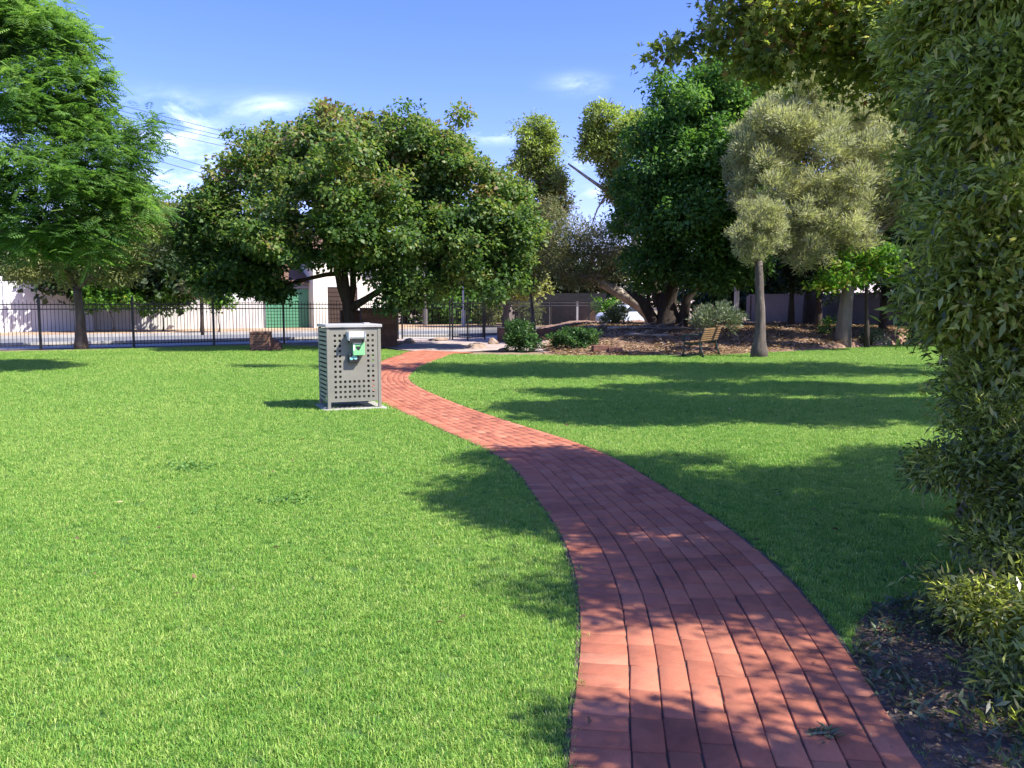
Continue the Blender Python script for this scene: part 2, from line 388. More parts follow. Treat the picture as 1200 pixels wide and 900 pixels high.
# width measured square to the centre line from the two traced edges, smoothed
Ld, _ = resample(catmull(Lg, 12), 1200); Rd, _ = resample(catmull(Rg, 12), 1200)
for _ in range(3):
    wl = np.array([np.min(np.linalg.norm(Ld - c, axis=1)) for c in cen]); wr = np.array([np.min(np.linalg.norm(Rd - c, axis=1)) for c in cen])
    T = np.gradient(cen, axis=0); T /= np.linalg.norm(T, axis=1)[:, None]; Nn = np.column_stack([T[:, 1], -T[:, 0]])
    cen = cen + Nn * ((wr - wl) / 2)[:, None]
    for _ in range(8): cen[1:-1] = (cen[:-2] + 2 * cen[1:-1] + cen[2:]) / 4
cen, clen = resample(cen, 300)
T = np.gradient(cen, axis=0); T /= np.linalg.norm(T, axis=1)[:, None]; Nn = np.column_stack([T[:, 1], -T[:, 0]])
wl = np.array([np.min(np.linalg.norm(Ld - c, axis=1)) for c in cen]); wr = np.array([np.min(np.linalg.norm(Rd - c, axis=1)) for c in cen])
halfw = (wl + wr) / 2
halfw = np.convolve(np.r_[[halfw[0]] * 15, halfw, [halfw[-1]] * 15], np.ones(31) / 31, 'valid')
print('PATH len', clen, 'halfwidth', halfw[::40])
HW = float(np.median(halfw[:150]))
arc = np.linspace(0, clen, 300)
def pathpt(s, off):
    x = np.interp(s, arc, cen[:, 0]); y = np.interp(s, arc, cen[:, 1])
    nx = np.interp(s, arc, Nn[:, 0]); ny = np.interp(s, arc, Nn[:, 1])
    sc = np.interp(s, arc, halfw) / HW
    return x + nx * off * sc, y + ny * off * sc
def path_side(P):
    """signed distance beyond the path edge (negative inside) and side (+1 right)"""
    P = np.asarray(P); out = np.empty(len(P)); side = np.empty(len(P))
    for i in range(0, len(P), 20000):
        q = P[i:i + 20000]
        d = np.linalg.norm(q[:, None, :] - cen[None], axis=2); k = d.argmin(1)
        rel = q - cen[k]; sd = (rel * Nn[k]).sum(1)
        out[i:i + 20000] = d[np.arange(len(q)), k] - halfw[k]; side[i:i + 20000] = np.sign(sd)
    return out, side

# ------------------------------------------------------------------ ground sheets
# street frame: u runs along the fence, n across the street
O2 = np.array([-12.0, 31.0]); Uv = np.array([.86, .51]); Uv /= np.linalg.norm(Uv); Nv = np.array([-Uv[1], Uv[0]])
def street(u, n, z=0.0):
    p = O2 + Uv * u + Nv * n; return (p[0], p[1], z)
def sheet(name, pts, z, mat, kind='structure'):
    me = bpy.data.meshes.new(name); me.from_pydata([(p[0], p[1], z) for p in pts], [], [tuple(range(len(pts)))]); me.update()
    o = link(name, me, mat); o['kind'] = kind; return o
g = sheet('ground', [(-2000, -2000), (2000, -2000), (2000, 2000), (-2000, 2000)], -.03, MT['ground'])
# lawn: polygon bounded by fence, mulch and right wall
lawn_poly = np.array([(-40, -12), (18.5, -12), (19, 31.5), (14.2, 31.5), (9.5, 27.6), (6.5, 25.6), (3.5, 24.9), (1.0, 25.4), (-1.0, 25.6), (-2.0, 25.9), (-4.2, 28.3), (-8.8, 31.6), (-13.2, 28.7), (-40, 14)])
sheet('lawn', lawn_poly, -.012, MT['lawn'])
sheet('verge', [street(-90, 11.2), street(160, 11.2), street(160, 26), street(-90, 26)], -.018, MT['verge'])
sheet('footpath', [street(-90, .5), street(160, .5), street(160, 3.0), street(-90, 3.0)], -.010, MT['concrete'])
sheet('road', [street(-90, 3.25), street(160, 3.25), street(160, 11), street(-90, 11)], -.022, MT['road'])
for nn in (3.12, 11.1):
    k = MB(); a = np.array(street(-90, nn, .0)); b = np.array(street(160, nn, .0)); k.bar(a + [0, 0, .04], b + [0, 0, .04], .18, .14)
    tag(k.build('kerb', MT['concrete']), kind='structure')
# entrance paving between the brick path and the gate
ent = [G(484, 411)[:2], G(545, 412)[:2], G(592, 410)[:2], G(640, 412)[:2], (2.6, 30), (2.4, 35), (1.5, 40.5), (-6.2, 36.6), (-5.6, 32.5), G(466, 409)[:2]]
sheet('entrance_paving', ent, -.004, MT['paving'])

# mulch bed: a gently raised bed with an uneven surface
def height_mulch(x, y):
    e = np.clip((y - 25.2 - .32 * np.maximum(x - 6, 0) * .9) / 7.0, 0, 1)
    return .55 * e * e * (3 - 2 * e) * np.clip((x - .2) / 3.0, 0, 1)
xs = np.linspace(1.0, 24, 120); ys = np.linspace(24.3, 47, 110)
X, Y = np.meshgrid(xs, ys)
Z = height_mulch(X, Y) + .05 * np.sin(X * 2.1 + Y) * np.sin(Y * 1.7) + rng.normal(0, .022, X.shape)
front = 24.9 + np.clip(X - 6, 0, 3.5) * .8 + np.clip(X - 9.5, 0, 30) * .85
Y2 = np.maximum(Y, front + (Y - 24.3) * .02)
Z = np.where(Y2 > Y + 1e-4, -.02, Z)
edge = np.clip(np.minimum.reduce([(X - 1.0) / .6, (Y2 - front) / .5]), 0, 1)
Z = Z * edge - .008 * (1 - edge) - .002
V3 = np.column_stack([X.ravel(), Y2.ravel(), Z.ravel()])
idx = np.arange(X.size).reshape(X.shape)
Fq = np.stack([idx[:-1, :-1], idx[:-1, 1:], idx[1:, 1:], idx[1:, :-1]], -1).reshape(-1, 4)
o = link('mulch_bed', mesh_np('mulch_bed', V3, Fq, smooth=True), MT['mulch']); o['kind'] = 'structure'
# bare soil patch under the near bush
sp_px = [(1010, 790), (1000, 745), (1020, 712), (1060, 700), (1120, 700), (1200, 690), (1420, 720), (1500, 1000), (1230, 1050), (1130, 930), (1083, 900), (1050, 842)]
soil_poly = np.array([G(*p)[:2] for p in sp_px])
sheet('soil_bed', catmull(soil_poly, 5), -.006, MT['soil'])
def inpoly(P, poly):
    x, y = P[:, 0], P[:, 1]; c = np.zeros(len(P), bool); j = len(poly) - 1
    for i in range(len(poly)):
        xi, yi = poly[i]; xj, yj = poly[j]
        c ^= ((yi > y) != (yj > y)) & (x < (xj - xi) * (y - yi) / (yj - yi + 1e-12) + xi); j = i
    return c

# ------------------------------------------------------------------ brick path
def build_path():
    V, Fc, vals = [], [], []
    def brick(s0, s1, o0, o1, gl, gt):
        s0 += gl; s1 -= gl; o0 += gt; o1 -= gt
        z = .006 + rng.normal(0, .0008); b = .004
        ring = []
        jit = rng.normal(0, .0017, 4)
        for (s, o, j) in ((s0, o0, 0), (s1, o0, 1), (s1, o1, 2), (s0, o1, 3)):
            ring.append((s, o + jit[j]))
        base = len(V)
        for (s, o) in ring:
            x, y = pathpt(s, o); V.append((x, y, -.03))
        for (s, o) in ring:
            x, y = pathpt(s, o); V.append((x, y, z - b))
        sc, oc = (s0 + s1) / 2, (o0 + o1) / 2
        for (s, o) in ring:
            x, y = pathpt(s + (b if s < sc else -b), o + (b if o < oc else -b)); V.append((x, y, z + rng.normal(0, .0006)))
        for lv in (0, 4):
            for k in range(4):
                k2 = (k + 1) % 4; Fc.append((base + lv + k, base + lv + k2, base + lv + 4 + k2, base + lv + 4 + k))
        Fc.append((base + 8, base + 9, base + 10, base + 11))
        vals.extend([float(np.clip(rng.normal(.5, .24), 0, 1))] * 9)
    HL = .20; ncs = int(round((2 * HW - HL) / .118)); cw = (2 * HW - HL) / ncs; print('HW', HW, 'courses', ncs)
    # header courses
    for (a, b) in ((-HW, -HW + HL),):
        s = rng.uniform(0, .1)
        while s < clen - .12:
            brick(s, s + .116, a, b, .0018, .0034); s += .116
    for c in range(ncs):
        a = -HW + HL + c * cw; s = rng.uniform(0, .23)
        while s < clen - .25:
            l = .235; brick(s, s + l, a, a + cw, .0020, .0027); s += l
    me = mesh_np('brick_path', V, Fc, {'v': vals})
    o = link('brick_path', me, MT['paver']); o['kind'] = 'structure'
    # bedding under the joints
    sv = np.linspace(0, clen, 300); vv = []
    for s in sv:
        for o_ in (-HW - .015, HW + .02):
            x, y = pathpt(s, o_); vv.append((x, y, -.0035))
    ff = [(2 * i, 2 * i + 1, 2 * i + 3, 2 * i + 2) for i in range(299)]
    o = link('path_bedding', mesh_np('path_bedding', vv, ff), MT['soil']); o['kind'] = 'structure'
build_path()

# ------------------------------------------------------------------ grass
def make_tuft(name, nb, rad, h, wd, seed):
    r = np.random.default_rng(seed); V, Fc, vals = [], [], []
    for i in range(nb):
        a = r.uniform(0, 2 * PI); q = rad * math.sqrt(r.uniform()); bx, by = q * math.cos(a), q * math.sin(a)
        yaw = r.uniform(0, 2 * PI); L = h * r.uniform(.55, 1.2); lean = r.uniform(.2, 1.35); ww = wd * r.uniform(.7, 1.3)
        d = np.array([math.cos(yaw), math.sin(yaw)]); s = np.array([-d[1], d[0]]) * ww / 2
        tw = r.normal(0, .3); s = np.array([s[0] * math.cos(tw) - s[1] * math.sin(tw), s[0] * math.sin(tw) + s[1] * math.cos(tw)])
        p1 = (bx + d[0] * L * .5 * math.sin(lean * .6), by + d[1] * L * .5 * math.sin(lean * .6), L * .5 * math.cos(lean * .6))
        p2 = (p1[0] + d[0] * L * .5 * math.sin(lean * 1.3), p1[1] + d[1] * L * .5 * math.sin(lean * 1.3), p1[2] + L * .5 * math.cos(lean * 1.3))
        b = len(V)
        V += [(bx - s[0], by - s[1], -.004), (bx + s[0], by + s[1], -.004), (p1[0] + s[0] * .8, p1[1] + s[1] * .8, p1[2]), (p1[0] - s[0] * .8, p1[1] - s[1] * .8, p1[2]),
              (p2[0] + s[0] * .15, p2[1] + s[1] * .15, p2[2]), (p2[0] - s[0] * .15, p2[1] - s[1] * .15, p2[2])]
        Fc += [(b, b + 1, b + 2, b + 3), (b + 3, b + 2, b + 4, b + 5)]
        v = float(np.clip(r.normal(.45, .25), 0, 1)) if r.uniform() > .03 else 1.6
        vals += [v, v]
    me = mesh_np(name, V, Fc, {'v': vals}); me.materials.append(MT['grass'])
    return me
def scatter(name, P, yaw, scl, tufts, label=None, cat=None):
    pm = bpy.data.meshes.new(name); pm.vertices.add(len(P)); pm.vertices.foreach_set('co', np.asarray(P, np.float32).ravel())
    tl = rng.normal(0, .12, (len(P), 2))
    for an, av in (('yaw', yaw), ('scl', scl), ('tx', tl[:, 0]), ('ty', tl[:, 1])):
        a = pm.attributes.new(an, 'FLOAT', 'POINT'); a.data.foreach_set('value', np.asarray(av, np.float32))
    o = bpy.data.objects.new(name, pm); C.objects.link(o)
    col = bpy.data.collections.new(name + '_tufts')
    for i, me in enumerate(tufts):
        t = bpy.data.objects.new(me.name, me); col.objects.link(t)
    ng = bpy.data.node_groups.new(name + '_scatter', 'GeometryNodeTree')
    ng.interface.new_socket('Geometry', in_out='INPUT', socket_type='NodeSocketGeometry')
    ng.interface.new_socket('Geometry', in_out='OUTPUT', socket_type='NodeSocketGeometry')
    gi = ng.nodes.new('NodeGroupInput'); go = ng.nodes.new('NodeGroupOutput')
    ci = ng.nodes.new('GeometryNodeCollectionInfo'); ci.inputs['Collection'].default_value = col
    ci.inputs['Separate Children'].default_value = True; ci.inputs['Reset Children'].default_value = True
    ip = ng.nodes.new('GeometryNodeInstanceOnPoints'); ip.inputs['Pick Instance'].default_value = True
    def na(nm):
        a = ng.nodes.new('GeometryNodeInputNamedAttribute'); a.data_type = 'FLOAT'; a.inputs[0].default_value = nm
        return [s for s in a.outputs if s.enabled and s.name == 'Attribute'][0]
    cx = ng.nodes.new('ShaderNodeCombineXYZ'); ng.links.new(na('tx'), cx.inputs[0]); ng.links.new(na('ty'), cx.inputs[1]); ng.links.new(na('yaw'), cx.inputs[2])
    sc = ng.nodes.new('ShaderNodeCombineXYZ'); sa = na('scl')
    for k in range(3): ng.links.new(sa, sc.inputs[k])
    ng.links.new(gi.outputs[0], ip.inputs['Points']); ng.links.new(ci.outputs[0], ip.inputs['Instance'])
    ng.links.new(cx.outputs[0], ip.inputs['Rotation']); ng.links.new(sc.outputs[0], ip.inputs['Scale'])
    ng.links.new(ip.outputs[0], go.inputs[0])
    md = o.modifiers.new('scatter', 'NODES'); md.node_group = ng
    o['kind'] = 'stuff'
    if label: o['label'] = label
    if cat: o['category'] = cat
    return o
def lawn_points():
    out = []
    rings = [(1.9, 4.5, 1550, .88), (4.5, 7.5, 1000, .95), (7.5, 12, 560, 1.15), (12, 19, 300, 1.45), (19, 32, 170, 1.8)]
    for (a, b, dens, sc) in rings:
        xmin, xmax = -.66 * b - 1.2, .72 * b + 1
        n = int((xmax - xmin) * (b - a) * dens)
        P = np.column_stack([rng.uniform(xmin, xmax, n), rng.uniform(a, b, n)])
        P = P[(np.abs(P[:, 0]) < .70 * P[:, 1] + 1.2)]
        P = P[inpoly(P, lawn_poly)]
        dd, side = path_side(P)
        jag = .5 + .5 * np.sin(P[:, 0] * 23) * np.sin(P[:, 1] * 19)
        lim = np.where(side > 0, .026 + .034 * jag, -.022 + .030 * jag)
        P = P[(dd > lim)]
        P = P[~inpoly(P, soil_poly) | (rng.uniform(size=len(P)) < .05)]
        s = sc * rng.uniform(.6, 1.3, len(P))
        out.append(np.column_stack([P, np.full(len(P), -.012), s]))
    return np.vstack(out)
LP = lawn_points()
print('TUFTS', len(LP))
tufts = [make_tuft('grass_tuft', 36, .042, .026, .0036, 100 + i) for i in range(7)]
scatter('lawn_grass', LP[:, :3], rng.uniform(0, 2 * PI, len(LP)), LP[:, 3], tufts, 'short bright green mown grass covering the park lawn', 'grass')

# ------------------------------------------------------------------ foliage engine
def unit(a): return a / (np.linalg.norm(a, axis=-1, keepdims=True) + 1e-9)
def rdir(n): return unit(rng.normal(size=(n, 3)))
def leaves(P, D, Nr, L, W, fold=.18):
    """diamond leaves: P base, D axis, Nr normal"""
    S_ = unit(np.cross(D, Nr)); Nn_ = np.cross(S_, D)
    L = np.asarray(L)[:, None]; W = np.asarray(W)[:, None]
    a = P; m = P + D * L * .45
    b = m + S_ * W * .5 + Nn_ * W * fold; c = P + D * L - Nn_ * L * .08; d = m - S_ * W * .5 + Nn_ * W * fold
    V = np.stack([a, b, c, d], 1).reshape(-1, 3)
    return V, np.arange(len(V)).reshape(-1, 4)
def B(px, py, d, rx, ry, depth):
    """ellipsoid lobe of a crown, placed where it stands"""
    return (at(px, py, d), np.array([rx * d / F, depth, ry * d / F]))
def lumpy(blobs, k, sc):
    out = []
    for c, r in blobs:
        d = rdir(1)[0]; ga = PI * (3 - 5 ** .5); ph = rng.uniform(0, 6)
        for i in range(k):
            z = 1 - 2 * (i + .5) / k; q = math.sqrt(1 - z * z); a = i * ga + ph
            dd = np.array([q * math.cos(a), q * math.sin(a), z]) + rng.normal(0, .15, 3); s_ = sc * rng.uniform(.7, 1.25)
            out.append((c + dd * r * (1.02 - s_) * rng.uniform(.85, 1.1), r * s_ * rng.uniform(.85, 1.15, 3)))
    return out
def clumps(blobs, n, shell=.55, low=-.9):
    vol = np.array([(r[0] * r[1] + r[0] * r[2] + r[1] * r[2]) for c, r in blobs]); k = rng.choice(len(blobs), n, p=vol / vol.sum())
    c = np.array([b[0] for b in blobs])[k]; r = np.array([b[1] for b in blobs])[k]
    d = rdir(n); d[:, 2] = np.where(d[:, 2] < low, -d[:, 2], d[:, 2])
    q = shell + (1 - shell) * rng.uniform(size=n) ** .6
    lump = 1 + .10 * np.sin(d[:, 0] * 7 + k) * np.sin(d[:, 2] * 6 + k * 2)
    return c + d * r * (q * lump)[:, None], d, k
def crown(kind, blobs, nclump, nleaf, crad, L, W, shell=.55, seedv=None, flat=.7, vb=.5, low=-.9, topv=0, cvar=.2):
    cc, cd, ck = clumps(blobs, nclump, shell, low)
    N_ = nclump * nleaf
    ci = np.repeat(np.arange(nclump), nleaf)
    cr = crad * rng.uniform(.6, 1.4, nclump)
    cv = rng.normal(0, cvar, nclump)
    off = rdir(N_) * (rng.uniform(size=N_) ** .45)[:, None]; off[:, 2] *= flat
    P = cc[ci] + off * cr[ci][:, None]
    out = unit(off + .55 * cd[ci] + np.array([0, 0, .25]))
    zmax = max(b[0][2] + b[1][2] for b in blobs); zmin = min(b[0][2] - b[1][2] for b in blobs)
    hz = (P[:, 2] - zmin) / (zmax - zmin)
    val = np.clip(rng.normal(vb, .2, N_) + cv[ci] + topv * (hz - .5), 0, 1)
    if kind == 'broad':
        D = unit(out + .9 * rdir(N_) + np.array([0, 0, -.35])); Nr = unit(out * .8 + .7 * rdir(N_) + np.array([0, 0, .7]))
        V_, F_ = leaves(P, D, Nr, L * rng.uniform(.45, 1.4, N_), W * rng.uniform(.55, 1.35, N_))
        return V_, F_, val
    if kind == 'needle':
        D = unit(out * 1.0 + .75 * rdir(N_) + np.array([0, 0, .45])); Nr = rdir(N_)
        V_, F_ = leaves(P, D, Nr, L * rng.uniform(.6, 1.4, N_), W * rng.uniform(.7, 1.3, N_), .05)
        return V_, F_, val
    if kind == 'star':
        D = unit(out + .9 * rdir(N_) + np.array([0, 0, -.4])); Nr = unit(out * .5 + .8 * rdir(N_) + np.array([0, 0, .6]))
        S_ = unit(np.cross(D, Nr)); Vs, Fs = [], []; o_ = 0
        sz = rng.uniform(.7, 1.3, N_)
        for a_ in (-1.15, -.55, 0, .55, 1.15):
            D2 = unit(D * math.cos(a_) + S_ * math.sin(a_)); k_ = 1 if a_ == 0 else (.85 if abs(a_) < 1 else .6)
            v_, f_ = leaves(P, D2, Nr, L * k_ * sz, W * k_ * sz, .05); Vs.append(v_); Fs.append(f_ + o_); o_ += len(v_)
        return np.vstack(Vs), np.vstack(Fs), np.tile(val, 5)
    if kind == 'frond':      # feathery compound leaf: a row of thin leaflets either side of a rib
        h = unit(np.column_stack([out[:, 0], out[:, 1], 0 * out[:, 0]]) + .5 * rdir(N_)); D = unit(h + np.array([0, 0, -.05]) + .35 * rdir(N_))
        Nr = unit(np.array([0, 0, 1.]) + .45 * rdir(N_)); S_ = unit(np.cross(D, Nr)); Vs, Fs, vl = [], [], []; o_ = 0
        sz = rng.uniform(.7, 1.25, N_); npair = 6
        for j in range(npair):
            t = (j + .7) / npair; wv = math.sin(PI * (.18 + .75 * t)) * .42
            droop = -t * t * .22
            for sg in (-1, 1):
                Pj = P + D * (L * t * sz)[:, None] + np.array([0, 0, 1.]) * (droop * L * sz)[:, None]
                Dj = unit(S_ * sg + D * .65 + np.array([0, 0, -.18]))
                v_, f_ = leaves(Pj, Dj, Nr, L * wv * sz * rng.uniform(.85, 1.15, N_), W * sz, .05); Vs.append(v_); Fs.append(f_ + o_); vl.append(val); o_ += len(v_)
        return np.vstack(Vs), np.vstack(Fs), np.concatenate(vl)

def limb_pts(a, b, n=5, sag=.0, wob=.08):
    a = np.array(a, float); b = np.array(b, float); L = np.linalg.norm(b - a); out = []
    ph = rng.uniform(0, 6, 3)
    for i in range(n + 1):
        t = i / n; p = a + (b - a) * t
        p = p + wob * L * math.sin(PI * t) * np.array([math.sin(ph[0] + 3 * t), math.sin(ph[1] + 3 * t), .5 * math.sin(ph[2] + 3 * t)])
        p[2] += sag * L * math.sin(PI * t); out.append(p)
    return out
def tree(name, label, cat, trunk, blobs, kind, leafm, barkm, nclump, nleaf, crad, L, W, group=None, shell=.55, twigs=7, limb_r=None, vb=.5, low=-.9, flat=.7, topv=0, extra_limbs=None, flare=1.35, crownname='crown', more=None, lump=8, lsc=.42, cvar=.2):
    """trunk: list of (x,y,z,r)"""
    base = np.array(trunk[0][:3]); root = empty(name, base, label, cat, group)
    mb = MB(); tp = [np.array(t[:3]) for t in trunk]; tr = [t[3] for t in trunk]
    # finer trunk with a flared foot
    if len(tp) >= 2:
        q = catmull(tp, 4); s = np.linspace(0, len(tp) - 1, len(q)); rr = np.interp(s, np.arange(len(tp)), tr)
        q = q.copy(); q[0, 2] -= .12
        rr[0] *= flare; rr[1] *= 1 + (flare - 1) * .45
        rr = rr * (1 + rng.normal(0, .035, len(rr)))
        mb.tube(list(q), list(rr), 12)
    top = tp[-1]; r0 = tr[-1]
    lr = limb_r or r0 * .62
    # every limb leaves the nearest wood already grown, so limbs fork like a real tree
    nodes = [(tp[j], tr[j]) for j in range(max(0, len(tp) - 2), len(tp))]
    for (c, r) in sorted(blobs, key=lambda b: np.linalg.norm(b[0] - top)):
        dc = np.linalg.norm(c - top)
        k = min(range(len(nodes)), key=lambda i: np.linalg.norm(nodes[i][0] - c) + .25 * max(0, np.linalg.norm(nodes[i][0] - top) - dc))
        a, ra = nodes[k]; ra = min(lr, ra * .82)
        if np.linalg.norm(c - a) < .15: c = c + np.array([.1, 0, .2])
        pts = limb_pts(a, c, 5, .05, .10); rs = list(np.linspace(ra, max(ra * .45, .006), 6))
        mb.tube(pts, rs, 7)
        for i in (2, 3, 5): nodes.append((pts[i], rs[i]))
        for _ in range(twigs):
            d = rdir(1)[0]; d[2] = abs(d[2]) * .9 - .25; e = c + d * r * .9
            i = rng.integers(2, 6); mb.tube(limb_pts(pts[i], e, 3), list(np.linspace(rs[i] * .55, max(rs[i] * .1, .003), 4)), 4, cap=False)
    for e in (extra_limbs or []): mb.tube([x[:3] for x in e], [x[3] for x in e], 7)
    mb.build('trunk', barkm, root, origin=base, smooth=True)
    if lump: blobs = lumpy(blobs, lump, lsc)
    V_, F_, val = crown(kind, blobs, nclump, nleaf, crad, L, W, shell, vb=vb, low=low, flat=flat, topv=topv, cvar=cvar)
    if more is not None:
        v2, f2, l2 = crown(*more[0], **more[1]); F_ = np.vstack([F_, f2 + len(V_)]); V_ = np.vstack([V_, v2]); val = np.concatenate([val, l2])
    me = mesh_np(name + '_crown', V_ - base, F_, {'v': val})
    link(crownname, me, leafm, root)
    return root
def gz(x, y): return float(height_mulch(np.array(x), np.array(y))) if x > 1 else 0.0

# ------------------------------------------------------------------ buildings and walls across the street
def wall_run(name, label, cat, a, b, h, th, mat, capmat=None, group=None, ribs=0):
    a = np.array(a, float); b = np.array(b, float); L = np.linalg.norm(b - a); rz = math.atan2(b[1] - a[1], b[0] - a[0])
    root = empty(name, a, label, cat, group)
    m = MB(); c = (b - a) / 2; m.box((c[0], c[1], h / 2 - .05), (L / 2, th / 2, h / 2 + .05), rz=rz)
    if ribs:
        d = (b - a) / L; nrm = np.array([d[1], -d[0], 0])
        n = int(L / ribs)
        for i in range(n):
            p = d * (i + .5) * ribs + nrm * (th / 2 + .008); m.box((p[0], p[1], h / 2 - .02), (ribs * .22, .010, h / 2 - .01), rz=rz)
    m.build('wall_panel', mat, root)
    m = MB(); m.box((c[0], c[1], h + .025), (L / 2 + .02, th / 2 + .03, .03), rz=rz); m.build('coping', capmat or mat, root)
    if not ribs:
        n = max(1, int(L / 3.2)); d = (b - a) / L; nrm = np.array([d[1], -d[0], 0])
        for i in range(n + 1):
            p = d * (L * i / n) + nrm * (th / 2 + .02); m = MB(); m.box((p[0], p[1], h / 2 - .03), (.16, .05, h / 2 + .02), rz=rz); m.build('pilaster', mat, root)
    return root
def sp3(px, d, z=0.0):
    p = at(px, 355, d); return np.array([p[0], p[1], z])
wall_run('boundary_wall', 'tall white rendered wall across the street behind the left end of the park fence', 'wall', sp3(-230, 40), sp3(104, 49), 2.65, .2, MT['white'])
wall_run('boundary_fence', 'pale grey corrugated fence between the tall white wall and the green garage door', 'fence', sp3(106, 49.3), sp3(308, 53.5), 1.62, .06, MT['offwhite'], ribs=.25)
# garage with green door
def garage():
    a = sp3(309, 53.6); b = sp3(364, 54.6)
    d = b - a; L = np.linalg.norm(d); d /= L; rz = math.atan2(d[1], d[0]); nrm = np.array([d[1], -d[0], 0]); bk = -nrm
    root = empty('garage', a, 'low garage with a green roller door beside the cream house', 'garage')
    def pos(u, n, z): return d * u + bk * n + np.array([0, 0, z])
    m = MB(); m.box(pos(L / 2, 2.6, 1.35), (L / 2 + .2, 2.45, 1.45), rz=rz); m.build('wall', MT['offwhite'], root)
    m = MB(); m.box(pos(L / 2, .11, 1.14), (L / 2 - .1, .03, 1.24), rz=rz)
    for i in range(12): m.box(pos(L / 2, .07, .1 + i * .205), (L / 2 - .12, .012, .075), rz=rz)
    m.build('roller_door', MT['green_door'], root)
    m = MB()
    for s in (0, 1): m.box(pos(.04 + s * (L - .08), .06, 1.2), (.06, .09, 1.3), rz=rz)
    m.box(pos(L / 2, .05, 2.55), (L / 2 + .05, .09, .10), rz=rz)
    m.build('door_frame', MT['roof_grey'], root)
    # low hipped tile roof
    m = MB(); z0, z1 = 2.82, 4.6; o = .5
    q = [pos(-o, -.3, z0), pos(L + .2, -.3, z0), pos(L + .2, 5.3, z0), pos(-o, 5.3, z0), pos(L * .45, 2.5, z1), pos(L * .6, 2.5, z1)]
    m.add(q, [(0, 1, 5, 4), (1, 2, 5), (2, 3, 4, 5), (3, 0, 4), (3, 2, 1, 0)]); m.build('roof', MT['roof_brown'], root)
garage()
def house():
    a = sp3(366, 54); b = sp3(434, 56); d = b - a; L = np.linalg.norm(d); d /= L; rz = math.atan2(d[1], d[0]); bk = np.array([-d[1], d[0], 0])
    root = empty('house', a, 'two storey cream rendered house with a brown garage door seen under the round tree', 'house')
    def pos(u, n, z): return d * u + bk * n + np.array([0, 0, z])
    m = MB(); m.box(pos(L / 2 + .6, 4, 2.35), (L / 2 + .6, 3.9, 2.45), rz=rz); m.box(pos(.5, .02, 2.3), (.45, .12, 2.35), rz=rz); m.build('wall', MT['cream'], root)
    m = MB(); m.box(pos(2.0, .07, 1.25), (1.0, .04, 1.28), rz=rz)
    for i in range(9): m.box(pos(2.0, .02, .12 + i * .28), (.96, .015, .11), rz=rz)
    m.build('garage_door', MT['dark_door'], root)
    m = MB()
    for s in (-1, 1): m.box(pos(2.0 + s * 1.06, .05, 1.3), (.06, .07, 1.35), rz=rz)
    m.box(pos(2.0, .05, 2.62), (1.12, .07, .06), rz=rz); m.build('door_trim', MT['white'], root)
    for (u, z, w_, h_) in ((3.9, 3.6, .5, .5), (2.1, 3.9, .45, .45)):
        m = MB(); m.box(pos(u, .06, z), (w_, .05, h_), rz=rz); f = m.build('window', MT['white'], root)
        m = MB(); m.box(pos(u, .0, z), (w_ - .07, .03, h_ - .07), rz=rz); m.build('pane', MT['glass'], f)
    m = MB(); z0, z1 = 4.8, 6.4
    q = [pos(-.3, -.5, z0), pos(L + 1.6, -.5, z0), pos(L + 1.6, 8.4, z0), pos(-.3, 8.4, z0), pos(1.5, 4, z1), pos(L, 4, z1)]
    m.add(q, [(0, 1, 5, 4), (1, 2, 5), (2, 3, 4, 5), (3, 0, 4), (3, 2, 1, 0)]); m.build('roof', MT['roof_brown'], root)
house()
def far_house():
    c = at(206, 300, 80); c[2] = 0
    root = empty('distant_house', c, 'grey roofed house top with a small chimney beyond the left trees', 'house')
    m = MB(); m.box((0, 3, 4.2), (4.5, 4, 4.3)); m.build('wall', MT['offwhite'], root)
    m = MB(); q = [(-5.2, -1.5, 8.45), (5.2, -1.5, 8.45), (5.2, 7.5, 8.45), (-5.2, 7.5, 8.45), (-2, 3, 10.9), (2.4, 3, 10.9)]
    m.add(q, [(0, 1, 5, 4), (1, 2, 5), (2, 3, 4, 5), (3, 0, 4), (3, 2, 1, 0)]); rf = m.build('roof', MT['roof_grey'], root)
    m = MB(); m.box((.5, 2.2, 10.9), (.35, .35, .55)); m.box((.5, 2.2, 11.5), (.42, .42, .06)); m.build('chimney', MT['brick_dark'], rf)
    m = MB(); m.box((-2, -1.03, 6.3), (.7, .05, .7)); f = m.build('window', MT['white'], root)
    m = MB(); m.box((-2, -1.09, 6.3), (.6, .03, .6)); m.build('pane', MT['glass'], f)
far_house()
# grey wall at the back right
wall_run('garden_wall', 'long grey rendered wall at the back right of the park behind dark tree stems', 'wall', sp3(880, 46), sp3(1330, 27), 1.95, .2, MT['greywall'])
# dark low shed standing in for a building's shadow, and posts beyond the gate
def shadow_shed():
    c = at(655, 360, 62); c[2] = 0
    root = empty('shadow_shed', c, 'dark roofed carport standing in for a building shadow, on white posts beyond the far fence', 'shadow_shed')
    m = MB(); m.box((0, 0, 1.95), (3.2, 2, .28)); m.build('roof', MT['black'], root)
    for (x, y) in ((-2.9, -1.8), (-.7, -1.8), (1.2, -1.8), (2.9, -1.8)):
        m = MB(); m.box((x, y, .83), (.07, .07, .84)); m.build('post', MT['white'], root)
    m = MB(); m.box((0, 2.2, .85), (3.2, .08, .86)); m.build('back_wall', MT['brick_dark'], root)
shadow_shed()

